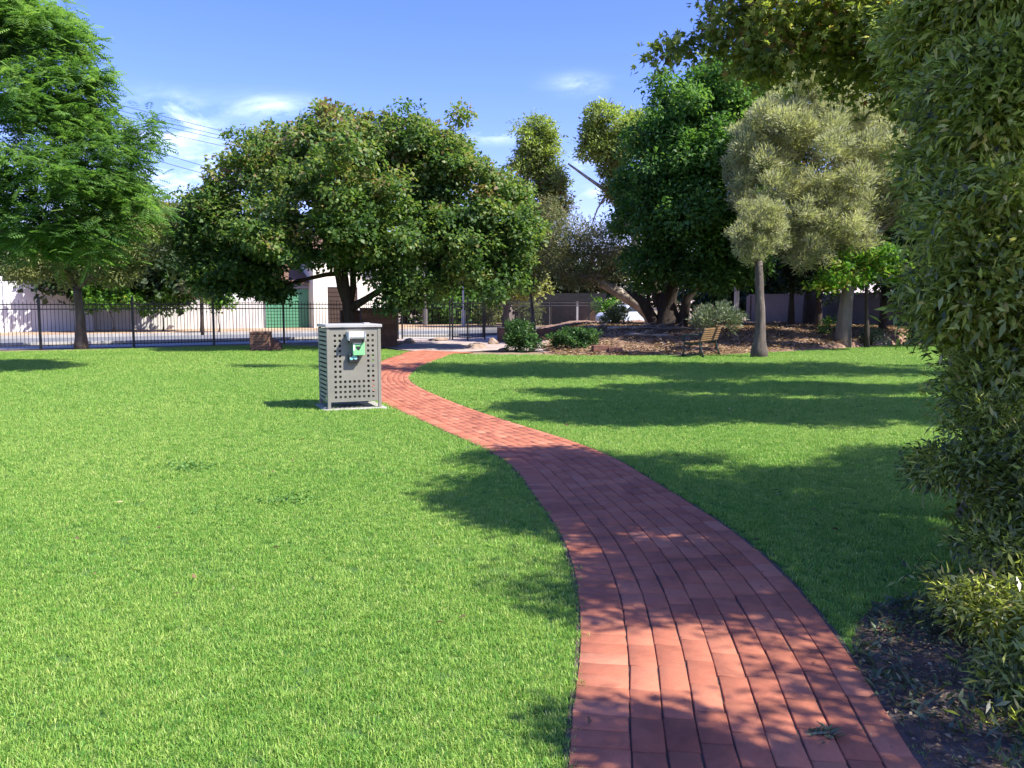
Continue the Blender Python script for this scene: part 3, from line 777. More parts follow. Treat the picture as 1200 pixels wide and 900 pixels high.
# ------------------------------------------------------------------ parked car beyond the trees
def car():
    c = at(742, 360, 52); c[2] = 0
    root = empty('parked_car', c, 'white car parked beyond the leaning tree at the back of the mulch bed', 'car', rz=R(24))
    prof = [(-2.1, .35), (-2.15, .75), (-1.95, .95), (-1.3, 1.02), (-.75, 1.42), (.6, 1.46), (1.35, 1.05), (2.05, .92), (2.18, .6), (2.1, .33)]
    m = MB(); n = len(prof); vs = []
    for y, s in ((-.86, 1), (.86, 1)):
        for (x, z) in prof: vs.append((x, y * (0.86 if z > 1.2 else 1), z))
    fs = [tuple(range(n))[::-1], tuple(range(n, 2 * n))] + [(i, (i + 1) % n, n + (i + 1) % n, n + i) for i in range(n)]
    m.add(vs, fs); m.build('body', MT['carwhite'], root, bevel=.04)
    for s in (-1, 1):
        m = MB(); m.add([(-1.15, s * .865, 1.03), (1.2, s * .865, 1.03), (.55, s * .765, 1.38), (-.68, s * .765, 1.38), (-1.15, s * .84, 1.03), (1.2, s * .84, 1.03), (.55, s * .74, 1.38), (-.68, s * .74, 1.38)],
                        [(0, 1, 2, 3), (7, 6, 5, 4), (0, 4, 5, 1), (3, 2, 6, 7), (1, 5, 6, 2), (0, 3, 7, 4)]); m.build('window', MT['glass'], root)
        for x in (-1.35, 1.35):
            m = MB(); m.tube([(x, s * .68, .32), (x, s * .88, .32)], .32, 20); wl_ = m.build('wheel', MT['tyre'], root)
            m = MB(); m.tube([(x, s * .875, .32), (x, s * .895, .32)], .19, 14); m.build('rim', MT['steel'], wl_)
        m = MB(); m.box((2.09, s * .6, .72), (.06, .18, .07)); m.build('headlight', MT['signwhite'], root)
car()

# ------------------------------------------------------------------ black steel picket fences
def picket_fence(label, pts, H, name='picket_fence', group='black steel fences round the park', pitch=.115, rails=(.16, -.22), spikes=True):
    base = np.array(pts[0]); root = empty(name, base, label, 'fence', group)
    for i, p in enumerate(pts):
        q = np.array(p) - base
        m = MB(); m.box((q[0], q[1], q[2] + H / 2 + .02), (.034, .034, H / 2 + .07)); m.box((q[0], q[1], q[2] + H + .105), (.042, .042, .018), taper=.6)
        m.build('post', MT['black'], root)
    for p, q in zip(pts[:-1], pts[1:]):
        p = np.array(p) - base; q = np.array(q) - base; L = np.linalg.norm(q - p); n = int(L / pitch); m = MB()
        rz = math.atan2(q[1] - p[1], q[0] - p[0])
        for k in range(1, n):
            c = p + (q - p) * k / n
            top = H - .06 + (.07 if k % 2 == 0 else 0)
            m.box((c[0], c[1], c[2] + (.07 + top) / 2), (.009, .009, (top - .07) / 2), rz=rz, taper=.85)
        for z in (.12, H - .14, H - .30):
            m.bar(p + [0, 0, z], q + [0, 0, z], .03, .035)
        m.build('panel', MT['black'], root)
    return root
G3 = lambda px, py: G(px, py)
fp = [G(48, 409), G(157, 406.5), G(251, 404), G(333, 402)]
stepv = fp[0] - fp[1]
left = [fp[0] + stepv * 2, fp[0] + stepv]
u2 = unit((fp[3] - fp[2])[None])[0]
cont = [fp[3] + u2 * 2.75, at(466, 360, 36.6) * [1, 1, 0]]
FH = 1.64
picket_fence('long black picket fence along the left back edge of the lawn', left + fp + cont, FH)
picket_fence('short black picket fence section beside the park entrance', [at(471, 360, 37.2) * [1, 1, 0], at(527, 360, 37) * [1, 1, 0]], FH)
picket_fence('narrow black gate section with three posts at the park entrance', [at(530, 360, 36.4) * [1, 1, 0], at(548, 360, 35.5) * [1, 1, 0], at(568, 360, 36.6) * [1, 1, 0]], FH + .04, name='gate_fence')
picket_fence('black picket fence running away to the right beyond the entrance shrubs', [at(566, 360, 38.5) * [1, 1, 0], at(645, 360, 47) * [1, 1, 0], at(690, 360, 52) * [1, 1, 0], at(750, 360, 59) * [1, 1, 0]], 1.7)

# poles across the street
def pole(px, d, h, label, r=.07, mat='steel', arm=True):
    b = at(px, 360, d); b[2] = 0; root = empty('street_lamp' if arm else 'post', b, label, 'street lamp' if arm else 'post')
    m = MB(); m.tube([(0, 0, -.1), (0, 0, h * .25), (0, 0, h)], [r * 1.25, r, r * .7], 12); m.build('pole', MT[mat], root, smooth=True)
    m = MB(); m.tube([(0, 0, 0), (0, 0, 1.1)], r * 1.9, 12); m.build('base_sleeve', MT[mat], root)
    if arm:
        m = MB(); m.tube([(0, 0, h - .05), (0, -.5, h + .25), (0, -1.3, h + .32)], [.04, .035, .03], 8); m.build('arm', MT[mat], root)
        m = MB(); m.box((0, -1.5, h + .3), (.12, .3, .05), taper=.8); m.build('lamp_head', MT['signwhite'], root)
pole(543, 57, 4.2, 'galvanised grey pole on the sandy verge straight behind the gate')
pole(498, 60, 6.5, 'dark grey lamp pole with a thick base left of the galvanised pole', r=.09, mat='greywall')
def power():
    root_p = empty('utility_pole', at(407, 360, 62) * [1, 1, 0], 'timber utility pole hidden mostly behind the round tree', 'utility pole', 'poles carrying the overhead wires')
    m = MB(); m.tube([(0, 0, -.2), (0, 0, 12.2)], [.17, .11], 10); m.build('pole', MT['bark_grey'], root_p)
    m = MB(); m.bar((-1.2, 0, 11.6), (1.2, 0, 11.6), .1, .12); m.build('crossarm', MT['bark_grey'], root_p)
    root_q = empty('utility_pole', at(-60, 360, 36) * [1, 1, 0], 'timber utility pole behind the feathery tree at the left edge', 'utility pole', 'poles carrying the overhead wires')
    m = MB(); m.tube([(0, 0, -.2), (0, 0, 12.2)], [.17, .11], 10); m.build('pole', MT['bark_grey'], root_q)
    m = MB(); m.bar((-1.2, 0, 11.6), (1.2, 0, 11.6), .1, .12); m.build('crossarm', MT['bark_grey'], root_q)
    a = at(-60, 66, 36); b = at(407, 184, 62)
    txt = ['uppermost', 'second highest', 'third highest', 'fourth highest']
    for i, dz in enumerate((0, -.28, -.5, -.85)):
        m = MB(); pts = []
        for t in np.linspace(0, 1, 15):
            p = a + (b - a) * t; pts.append((p[0], p[1], p[2] + dz - .9 * 4 * t * (1 - t) * .35))
        m.tube(pts, .013, 5); o_ = m.build('power_line', MT['black'], origin=pts[0], loc=pts[0])
        tag(o_, txt[i] + ' thin black overhead wire crossing the sky left of the round tree', 'power line', 'overhead wires')
    for i, (y0, y1) in enumerate(((160, 207), (172, 214))):
        a2 = at(100, y0 - 12, 42); b2 = at(330, y1 + 8, 60); pts = [a2 + (b2 - a2) * t - np.array([0, 0, 1.2 * t * (1 - t)]) for t in np.linspace(0, 1, 12)]
        m = MB(); m.tube(pts, .015, 5); o_ = m.build('power_line', MT['black'], origin=pts[0], loc=pts[0])
        tag(o_, ('upper' if i == 0 else 'lower') + ' wire of the low steep pair above the distant grey roof', 'power line', 'overhead wires')
power()

# ------------------------------------------------------------------ rubbish bin enclosure
def bin_():
    D = 12.25; fl = at(384.5, 482, D); fl[2] = 0
    wv = np.array([.925, .38, 0]); wv /= np.linalg.norm(wv); rz = math.atan2(wv[1], wv[0])
    W_, Dp, H_ = .79, .72, 1.225
    root = empty('rubbish_bin', fl, 'grey perforated metal bin enclosure with a dog bag dispenser standing beside the brick path', 'bin', rz=rz)
    # local: x along the front, y to the back
    leg = .045
    for (x, y) in ((leg / 2, leg / 2), (W_ - leg / 2, leg / 2), (leg / 2, Dp - leg / 2), (W_ - leg / 2, Dp - leg / 2)):
        m = MB(); m.box((x, y, H_ / 2 - .02), (leg / 2, leg / 2, H_ / 2 - .015)); m.build('leg', MT['binmetal'], root, bevel=.004)
    # front panel with square punched holes
    x0, x1, z0, z1 = leg + .002, W_ - leg - .002, .115, H_ - .045
    nc, nr = 9, 13; px_, pz = (x1 - x0) / (nc + 1.1), (z1 - z0 - .03) / (nr + .9); hs_ = .0125 * 1.35
    xe = [x0]; ze = [z0]
    for i in range(nc): c = x0 + px_ * (i + 1.05); xe += [c - hs_, c + hs_]
    for j in range(nr): c = z0 + pz * (j + .95); ze += [c - hs_, c + hs_]
    xe.append(x1); ze.append(z1)
    yf = .010
    vs = [(x, yf, z) for z in ze for x in xe]; nx = len(xe); fs = []
    for j in range(len(ze) - 1):
        for i in range(nx - 1):
            hole = i % 2 == 1 and j % 2 == 1
            if hole:
                ci, rj = i // 2, j // 2
                if 2 <= ci <= 6 and 4 <= rj <= 11: hole = False
            if not hole: fs.append((j * nx + i, j * nx + i + 1, (j + 1) * nx + i + 1, (j + 1) * nx + i))
    m = MB(); m.add(vs, fs); pnl = m.build('front_panel', MT['binmetal'], root)
    so_ = pnl.modifiers.new('thick', 'SOLIDIFY'); so_.thickness = .003; so_.offset = 1
    # side panels: pressed slats
    for s, xx in ((0, .012), (1, W_ - .012)):
        m = MB(); nsl = 17
        for k in range(nsl):
            z = .13 + (H_ - .2) * k / (nsl - 1); m.box((xx, Dp / 2, z), (.006, Dp / 2 - leg - .002, .021), M3=None)
        for y in (leg + .012, Dp - leg - .012): m.box((xx + (.008 if s == 0 else -.008), y, H_ / 2 + .03), (.003, .010, H_ / 2 - .08))
        m.build('side_panel', MT['binside'], root)
    m = MB(); m.box((W_ / 2, Dp - .01, H_ / 2 + .03), (W_ / 2 - leg, .004, H_ / 2 - .08)); m.build('back_panel', MT['binmetal'], root)
    # the wheeled bin inside
    m = MB(); m.box((W_ / 2, Dp / 2 + .03, .56), (.24, .27, .47), taper=1.12); m.build('bin_liner', MT['darkin'], root, bevel=.02)
    # lid, folded down at the front
    m = MB(); m.box((W_ / 2, Dp / 2, H_ - .006), (W_ / 2 + .018, Dp / 2 + .02, .022)); m.build('lid', MT['bintop'], root, bevel=.006)
    m = MB(); m.box((W_ * .76, .10, H_ + .026), (.045, .03, .012)); m.build('lid_latch', MT['bintop'], root, bevel=.004)
    # dog bag dispenser
    disp = empty('dispenser', (0, 0, 0)); disp.parent = root
    m = MB(); xa = .285; zt = H_ - .10
    m.tube([(xa, -.085, zt - .045), (xa + .25, -.085, zt - .045)], .056, 20); m.box((xa + .125, -.04, zt - .03), (.125, .048, .035)); m.build('bag_roll_cover', MT['signwhite'], disp, bevel=.003)
    for x in (xa + .01, xa + .24):
        m = MB(); m.box((x, -.07, zt - .05), (.006, .078, .062)); m.build('bracket', MT['steel'], disp)
    m = MB(); m.box((xa + .125, -.055, zt - .125), (.105, .06, .022)); m.build('bag_slot', MT['black'], disp)
    m = MB(); m.box((xa + .16, -.045, zt - .235), (.085, .048, .095)); m.build('bag_box', MT['signgreen'], disp, bevel=.006)
    m = MB(); m.add([(xa + .112, -.0955, zt - .20), (xa + .19, -.0955, zt - .20), (xa + .185, -.0955, zt - .225), (xa + .155, -.0955, zt - .262), (xa + .125, -.0955, zt - .235)], [(4, 3, 2, 1, 0)]); m.build('dog_mark', MT['darkin'], disp)
    m = MB(); m.add([(xa + .078, -.0955, zt - .145), (xa + .19, -.0955, zt - .145), (xa + .19, -.0955, zt - .165), (xa + .10, -.0955, zt - .165), (xa + .10, -.0955, zt - .26), (xa + .078, -.0955, zt - .26)], [(5, 4, 3, 2, 1, 0)]); m.build('dispenser_label', MT['signwhite'], disp)
    m = MB(); m.box((xa + .09, -.03, zt - .375), (.075, .034, .062)); m.build('lower_box', MT['black'], disp, bevel=.005)
    # picture sticker: pale blue and green blobs
    m = MB()
    for (u, v, r_, sx_) in ((-.035, .0, .022, 1.2), (.025, .008, .026, 1.0), (.0, .03, .016, 1.5)):
        pts = [(xa + .09 + u + r_ * sx_ * math.cos(a), -.0655 - .0006 * (u > 0), zt - .375 + v + r_ * math.sin(a)) for a in np.linspace(0, 2 * PI, 12, endpoint=False)]
        m.add(pts, [tuple(range(12))])
    m.build('picture_sticker', MT['signcyan'], disp)
    # concrete pad
    pc = fl
    pad = MB(); pad.box((W_ / 2, Dp / 2, -.02), (W_ / 2 + .07, Dp / 2 + .06, .038)); o_ = pad.build('concrete_pad', MT['concrete'], bevel=.01)
    o_.location = tuple(fl); o_.rotation_euler = (0, 0, rz); tag(o_, 'small pale concrete pad under the grey perforated bin', 'slab')
    return fl
bin_pos = bin_()

# ------------------------------------------------------------------ bench
def bench():
    p0 = np.array([5.30, 24.05, 0]); u = np.array([.5, .866, 0]); L = 1.55
    root = empty('park_bench', p0, 'park bench with timber slats on black iron ends standing at the edge of the mulch', 'bench', rz=math.atan2(u[1], u[0]))
    # local x: along the length, +y: facing direction (left/away)
    for e, x in enumerate((0, L)):
        m = MB()
        m.tube([(x, -.12, 0), (x, -.04, .2), (x, .02, .42), (x, -.04, .62), (x, -.14, .86)], [.028, .026, .028, .024, .020], 8)
        m.tube([(x, .52, 0), (x, .47, .2), (x, .45, .42), (x, .47, .6)], [.028, .024, .028, .022], 8)
        m.tube([(x, .02, .40), (x, .24, .385), (x, .46, .41)], .026, 8)
        m.tube([(x, -.04, .63), (x, .2, .66), (x, .44, .64), (x, .52, .60), (x, .53, .54)], [.022, .026, .028, .026, .02], 8)
        m.tube([(x, -.10, .04), (x, .2, .16), (x, .5, .04)], .016, 6)
        m.tube([(x, .1, .41), (x, .22, .55), (x, .36, .42)], .014, 6)
        m.build('end_frame', MT['benchiron'], root, smooth=True)
    m = MB()
    for k in range(7): m.box((L / 2, .05 + k * .066, .432 + .01 * abs(k - 3) / 3), (L / 2 + .04, .027, .014))
    m.build('seat', MT['timber'], root, bevel=.004)
    m = MB()
    for k in range(6):
        z = .50 + k * .062; y = .005 - (z - .42) * .33
        m.box((L / 2, y, z), (L / 2 + .04, .013, .026))
    m.build('backrest', MT['timber'], root, bevel=.004)
bench()

# ------------------------------------------------------------------ brick work and rocks
def block(name, label, cat, px, d, w_, dp, h, mat, rz=0, z=0, group=None, cap=True):
    b = at(px, 360, d); b[2] = z; root = empty(name, b, label, cat, group, rz=rz)
    m = MB(); m.box((0, 0, h / 2 - .04), (w_ / 2, dp / 2, h / 2 + .04)); m.build('brickwork', mat, root, bevel=.012)
    if cap:
        m = MB(); n = max(2, int(w_ / .115))
        for i in range(n): m.box((-w_ / 2 + (i + .5) * w_ / n, 0, h + .037), (w_ / n / 2 - .004, dp / 2 + .012, .036))
        m.build('capping', mat, root, bevel=.006)
    return root
block('brick_plinth', 'left reddish brown low brick block on the lawn left of the bin', 'brick block', 305, 27.8, .62, .5, .55, MT['brick_brown'], .1)
def wedge():
    b = at(317, 360, 28.2); b[2] = 0; root = empty('brick_plinth', b, 'sloping brick block leaning against the low brick block left of the bin', 'brick block', rz=.1)
    m = MB(); vs = [(-.18, -.3, -.05), (.32, -.3, -.05), (.32, .3, -.05), (-.18, .3, -.05), (-.18, -.3, .5), (.30, -.3, .22), (.30, .3, .22), (-.18, .3, .5)]
    m.add(vs, [(3, 2, 1, 0), (4, 5, 6, 7), (0, 1, 5, 4), (1, 2, 6, 5), (2, 3, 7, 6), (3, 0, 4, 7)]); m.build('brickwork', MT['brick_brown'], root, bevel=.012)
wedge()
block('brick_pillar', 'tall dark brown brick entrance wall behind the right side of the bin', 'brick wall', 443, 30.6, 1.25, .8, 1.28, MT['brick_dark'], .25)
block('brick_pillar', 'dark brick wall stub standing behind the trunk of the round tree', 'brick wall', 413, 32.4, .9, .5, 1.2, MT['brick_dark'], .25)
block('low_brick_wall', 'low brick wall on the left of the first round shrub at the entrance', 'brick wall', 594, 34.5, .55, .9, .48, MT['brick_brown'], .3)
block('low_brick_wall', 'low brick wall showing between the two dark round shrubs', 'brick wall', 638, 34.8, 1.9, .35, .42, MT['brick_brown'], -.05)
block('brick_edging', 'low reddish brick edging block right of the second round shrub', 'brick block', 704, 26.4, .50, .4, .24, MT['brick_brown'], .1, cap=False)
block('brick_edging', 'small darker brick edging block at the lawn edge between shrub and bench', 'brick block', 722, 26.2, .42, .35, .2, MT['brick_brown'], -.1, cap=False)
def rock(px, py, w_, h, label, seed):
    p = G(px, py); p[2] = gz(p[0], p[1]); r = np.random.default_rng(seed)
    me = bpy.data.meshes.new('rock'); import bmesh
    bm = bmesh.new(); bmesh.ops.create_icosphere(bm, subdivisions=3, radius=1)
    dirs = r.normal(size=(9, 3)); dirs /= np.linalg.norm(dirs, axis=1)[:, None]; lim = r.uniform(.55, .85, 9)
    for v in bm.verts:
        c = np.array(v.co)
        for d_, l_ in zip(dirs, lim):
            t = c @ d_
            if t > l_: c = c - d_ * (t - l_)
        v.co = Vector((c[0] * w_ / 2 * 1.15, c[1] * w_ / 2 * .8, c[2] * h * .8 + h * .2))
    bm.to_mesh(me); bm.free()
    o_ = link('rock', me, MT['rock'], loc=tuple(p)); o_.rotation_euler = (0, 0, r.uniform(0, 3))
    tag(o_, label, 'rock', 'rocks edging the park entrance')
rk = [(458, 404, 1.0, .22, 'long flat brown rock at the foot of the dark brick entrance wall'),
      (481, 402, .6, .20, 'small rounded rock right of the entrance wall foot'),
      (515, 399, .9, .15, 'flat pale rock in the paved entrance nearest the gate posts'),
      (558, 408, .8, .2, 'grey rock at the lawn edge left of the first shrub'),
      (578, 403, .5, .24, 'reddish rock close beside the first round shrub'),
      (640, 408, .6, .16, 'low rock between the two round shrubs'),
      (655, 403, .4, .2, 'small brown rock touching the second round shrub'),
      (590, 411, .4, .12, 'smallest flat rock on the lawn edge before the first shrub')]
for i, a_ in enumerate(rk): rock(*a_, 40 + i)

# ------------------------------------------------------------------ trees and shrubs
def gtrunk(px, d, ptop, r0, r1, mid=None, z0=None):
    """trunk rising from the ground at column px to the pixel ptop (same distance)"""
    b = at(px, 360, d); b[2] = gz(b[0], b[1]) if z0 is None else z0
    out = [(b[0], b[1], b[2], r0)]
    for (mx_, my_, rr) in (mid or []):
        q = at(mx_, my_, d); out.append((q[0], q[1], q[2], rr))
    q = at(ptop[0], ptop[1], d); out.append((q[0], q[1], q[2], r1)); return out
# left: feathery tree
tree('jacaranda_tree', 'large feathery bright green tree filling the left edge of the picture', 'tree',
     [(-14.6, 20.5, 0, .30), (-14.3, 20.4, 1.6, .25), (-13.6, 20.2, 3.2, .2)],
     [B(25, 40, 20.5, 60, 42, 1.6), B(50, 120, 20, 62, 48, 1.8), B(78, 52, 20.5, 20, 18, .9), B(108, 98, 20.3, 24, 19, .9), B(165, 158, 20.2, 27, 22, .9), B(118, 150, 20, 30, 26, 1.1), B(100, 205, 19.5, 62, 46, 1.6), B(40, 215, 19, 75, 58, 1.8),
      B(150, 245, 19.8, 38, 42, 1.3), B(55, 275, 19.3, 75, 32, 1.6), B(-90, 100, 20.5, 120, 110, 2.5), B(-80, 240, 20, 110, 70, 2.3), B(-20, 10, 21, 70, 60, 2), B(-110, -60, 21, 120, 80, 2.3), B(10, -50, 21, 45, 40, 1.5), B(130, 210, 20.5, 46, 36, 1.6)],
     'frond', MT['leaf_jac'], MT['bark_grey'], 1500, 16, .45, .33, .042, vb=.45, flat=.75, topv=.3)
# olive tree at the fence
d_ = G(92, 408)[1]
tree('park_tree', 'small olive green tree with forked grey trunk in front of the black fence at left', 'tree',
     gtrunk(93, d_, (90, 338), .20, .13, mid=[(94, 372, .15)]),
     [B(55, 288, 29, 42, 30, 1.3), B(105, 280, 29, 50, 32, 1.5), B(150, 285, 29, 42, 34, 1.4), B(180, 262, 29.5, 24, 24, 1.1), B(35, 318, 29, 26, 16, 1.0), B(135, 318, 29, 34, 16, 1.0), B(82, 318, 29.3, 26, 18, .9)],
     'broad', MT['leaf_olive'], MT['bark_grey'], 560, 55, .40, .12, .05, twigs=9, limb_r=.07, vb=.6)
# central round tree
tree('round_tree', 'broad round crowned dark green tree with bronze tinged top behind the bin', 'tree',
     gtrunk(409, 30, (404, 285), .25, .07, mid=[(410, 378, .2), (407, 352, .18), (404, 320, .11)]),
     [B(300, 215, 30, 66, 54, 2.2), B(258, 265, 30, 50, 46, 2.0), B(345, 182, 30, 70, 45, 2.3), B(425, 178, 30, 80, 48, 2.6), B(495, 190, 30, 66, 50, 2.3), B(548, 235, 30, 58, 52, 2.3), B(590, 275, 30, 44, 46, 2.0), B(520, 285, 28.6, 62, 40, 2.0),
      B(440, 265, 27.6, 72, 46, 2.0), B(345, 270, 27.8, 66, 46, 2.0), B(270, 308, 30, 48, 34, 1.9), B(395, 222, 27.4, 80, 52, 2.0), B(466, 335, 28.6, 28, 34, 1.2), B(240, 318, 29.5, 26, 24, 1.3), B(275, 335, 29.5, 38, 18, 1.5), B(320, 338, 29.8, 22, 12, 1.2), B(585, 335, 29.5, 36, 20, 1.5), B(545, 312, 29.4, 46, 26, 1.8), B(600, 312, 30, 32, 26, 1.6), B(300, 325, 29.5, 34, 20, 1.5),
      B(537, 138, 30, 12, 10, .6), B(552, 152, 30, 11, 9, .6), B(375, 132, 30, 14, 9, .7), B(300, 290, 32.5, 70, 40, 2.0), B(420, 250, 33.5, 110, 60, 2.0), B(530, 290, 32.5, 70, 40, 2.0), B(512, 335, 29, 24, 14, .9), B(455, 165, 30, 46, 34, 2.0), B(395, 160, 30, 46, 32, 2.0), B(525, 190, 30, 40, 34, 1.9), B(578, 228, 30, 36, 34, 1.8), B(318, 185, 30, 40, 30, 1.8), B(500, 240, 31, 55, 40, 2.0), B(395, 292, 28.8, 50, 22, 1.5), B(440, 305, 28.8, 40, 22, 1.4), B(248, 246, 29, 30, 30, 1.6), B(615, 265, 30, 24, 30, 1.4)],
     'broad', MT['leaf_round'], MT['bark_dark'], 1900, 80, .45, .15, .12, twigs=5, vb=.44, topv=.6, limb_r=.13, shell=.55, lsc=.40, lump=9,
     extra_limbs=[[(*at(407, 356, 30), .17), (*at(399, 335, 30), .14), (*at(392, 300, 29.6), .10)], [(*at(410, 362, 30), .16), (*at(430, 350, 29.8), .12), (*at(452, 336, 29.5), .10), (*at(470, 312, 29.4), .07)], [(*at(409, 358, 30), .15), (*at(414, 335, 30.2), .12), (*at(413, 300, 30.2), .09)]])
# thin bronze street tree, creepers
tree('street_tree', 'thin leafless looking brown street tree behind the fence left of the round tree', 'tree',
     gtrunk(236, 42, (236, 345), .09, .06), [B(236, 318, 42, 16, 22, .8), B(226, 340, 42, 12, 14, .6), B(246, 342, 42, 12, 14, .6)],
     'broad', MT['leaf_brown'], MT['bark_dark'], 90, 16, .4, .11, .05, twigs=12)
def bush(name, label, px, py, d, rx, ry, depth, mat, nc, nl, cr, L, W, cat='shrub', group=None, kind='broad', extra=None, vb=.5, bark='bark_dark', shell=.5, z0=None):
    bl = [B(px, py, d, rx, ry, depth)] + [B(*e) for e in (extra or [])]
    b = at(px, 360, d); b[2] = gz(b[0], b[1]) if z0 is None else z0
    tree(name, label, cat, [(b[0], b[1], b[2], .05), (b[0] + .03, b[1], b[2] + .25, .04)], bl, kind, mat, MT[bark], nc, nl, cr, L, W, group=group, twigs=9, limb_r=.025, vb=vb, shell=shell, low=-.75, crownname='foliage')
bush('climbing_shrub', 'bright green leafy shrub spilling over the pale fence behind the olive tree', 132, 345, 46, 34, 24, 1.0, MT['leaf_bright'], 130, 34, .45, .20, .14, vb=.15, z0=0, extra=[(105, 352, 46.5, 16, 18, .8)])
bush('climbing_shrub', 'green shrub mound against the pale fence left of the thin brown street tree', 190, 345, 47, 34, 26, 1.0, MT['leaf_bright'], 130, 34, .45, .20, .14, vb=.12, z0=0)
bush('climbing_shrub', 'small light green shrub right of the thin brown street tree', 256, 348, 46, 15, 17, .8, MT['leaf_bright'], 50, 34, .4, .20, .14, vb=.2, z0=0)
# dark trees behind the street on the left
bg = 'trees behind the street'
def bgtree(label, px, d, blobs, mat='leaf_deep', nc=160, nl=40, cr=1.2, L=.38, W=.3, vb=.5, bark='bark_dark', r=.25, topy=None, kind='broad', name='background_tree', group=bg, **kw):
    ty = topy or (blobs[0][1] + 10)
    tree(name, label, 'tree', gtrunk(px, d, (px, ty), r, r * .5, z0=0), [B(*b) for b in blobs], kind, MT[mat], MT[bark], nc, nl, cr, L, W, group=group, twigs=3, vb=vb, **kw)
bgtree('dark tree behind the pale fence between the olive tree and the round tree', 215, 58, [(215, 292, 58, 36, 38, 3), (190, 262, 58, 22, 24, 2.2), (228, 325, 57, 26, 24, 2)], mat='leaf_olive', vb=.2)
bgtree('dense dark tree above the white wall behind the olive tree', 120, 52, [(120, 300, 48, 62, 34, 2.4), (160, 280, 48, 40, 36, 2.4), (150, 325, 47.5, 60, 20, 1.6), (75, 322, 47.5, 34, 20, 1.4), (200, 325, 47.5, 40, 24, 1.6)], vb=.7, nc=330)
bgtree('dark tree above the tall white wall at the left edge of the picture', 20, 54, [(10, 300, 54, 60, 34, 3), (-60, 280, 54, 60, 50, 3)], vb=.6)
bgtree('dark tree behind the green garage door under the round crown', 330, 66, [(320, 290, 66, 40, 35, 3), (295, 318, 66, 26, 26, 3)], vb=.5)
# across the street behind the gate
bgtree('dark dense tree across the street behind the dark lamp pole', 475, 66, [(475, 325, 66, 34, 42, 3), (450, 340, 65, 24, 34, 3), (500, 345, 65, 28, 34, 3)], vb=.35)
bgtree('mid green bushy tree across the street behind the galvanised pole', 535, 66, [(530, 335, 66, 34, 44, 3), (515, 358, 64, 24, 20, 2), (552, 352, 65, 22, 26, 2.4)], mat='leaf_dark', vb=.55)
bgtree('pale green street tree with bare trunk right of the galvanised pole', 593, 56, [(590, 312, 56, 30, 26, 2.2), (610, 330, 56, 20, 18, 2)], mat='leaf_olive', vb=.75, bark='bark_grey', r=.22, topy=330)
bgtree('dark tree behind the pale street tree across the road', 585, 70, [(585, 330, 70, 36, 40, 3), (620, 325, 70, 36, 40, 3), (560, 340, 70, 22, 30, 2.4)], vb=.5)
bgtree('tall dark tree behind the carport beyond the far fence', 660, 72, [(655, 318, 72, 42, 44, 3.4), (700, 330, 72, 36, 38, 3)], vb=.45)
bgtree('dark tree filling the gap behind the leaning trunk', 760, 68, [(750, 325, 68, 40, 44, 3.2), (800, 325, 68, 46, 50, 3.4), (850, 325, 66, 40, 46, 3)], vb=.4)
bgtree('dark tree behind the mulch bed between the bench and the grey wall', 885, 52, [(880, 315, 52, 50, 50, 3), (850, 340, 52, 36, 26, 2.2), (915, 335, 52, 34, 30, 2.4)], vb=.4, nc=200)
bush('garden_shrub', 'round pale green garden shrub on the far verge right of the galvanised pole', 572, 368, 60, 15, 14, .9, MT['leaf_olive'], 50, 30, .45, .2, .14, vb=.7, z0=0)
bush('garden_shrub', 'olive garden shrub on the far verge left of the far fence post', 622, 368, 60, 17, 15, .9, MT['leaf_olive'], 50, 30, .45, .2, .14, vb=.5, z0=0)
bush('garden_shrub', 'yellow green garden shrub beyond the far fence left of the white car', 712, 362, 54, 16, 13, .9, MT['leaf_bright'], 50, 30, .4, .18, .12, vb=.3, z0=0)
# gums
def gum(label, px, d, blobs, limbs, nc):
    base = at(px, 360, d)
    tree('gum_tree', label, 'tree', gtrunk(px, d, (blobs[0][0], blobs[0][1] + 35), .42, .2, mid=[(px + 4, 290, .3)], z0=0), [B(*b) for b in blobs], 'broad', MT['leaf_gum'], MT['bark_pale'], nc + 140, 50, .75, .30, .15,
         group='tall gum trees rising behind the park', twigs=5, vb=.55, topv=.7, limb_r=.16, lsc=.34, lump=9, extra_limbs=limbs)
gum('left of the two tall gum trees against the sky, narrow oval crown', 640, 74, [(626, 158, 74, 26, 26, 2.2), (634, 185, 74, 30, 26, 2.2), (618, 192, 74, 20, 24, 2), (645, 214, 74, 22, 20, 2), (625, 222, 74, 20, 16, 2), (652, 240, 74, 16, 14, 1.6), (632, 252, 74, 20, 14, 1.6), (610, 245, 74, 14, 12, 1.5)], None, 260)
gum('right of the two tall gum trees against the sky, wider crown and bare side limb', 742, 70, [(716, 150, 70, 33, 26, 2.2), (700, 172, 70, 22, 22, 2), (722, 190, 70, 25, 30, 2), (738, 165, 70, 20, 24, 2), (722, 224, 70, 14, 20, 1.6), (735, 255, 70, 14, 18, 1.5), (690, 160, 70, 14, 14, 1.4), (748, 140, 70, 12, 12, 1.3)],
    [[(*at(742, 262, 70), .22), (*at(728, 236, 70), .2), (*at(708, 222, 70), .16), (*at(688, 208, 70), .12), (*at(666, 192, 71), .08)], [(*at(712, 225, 70), .1), (*at(700, 245, 70), .07), (*at(694, 262, 70), .04)]], 270)
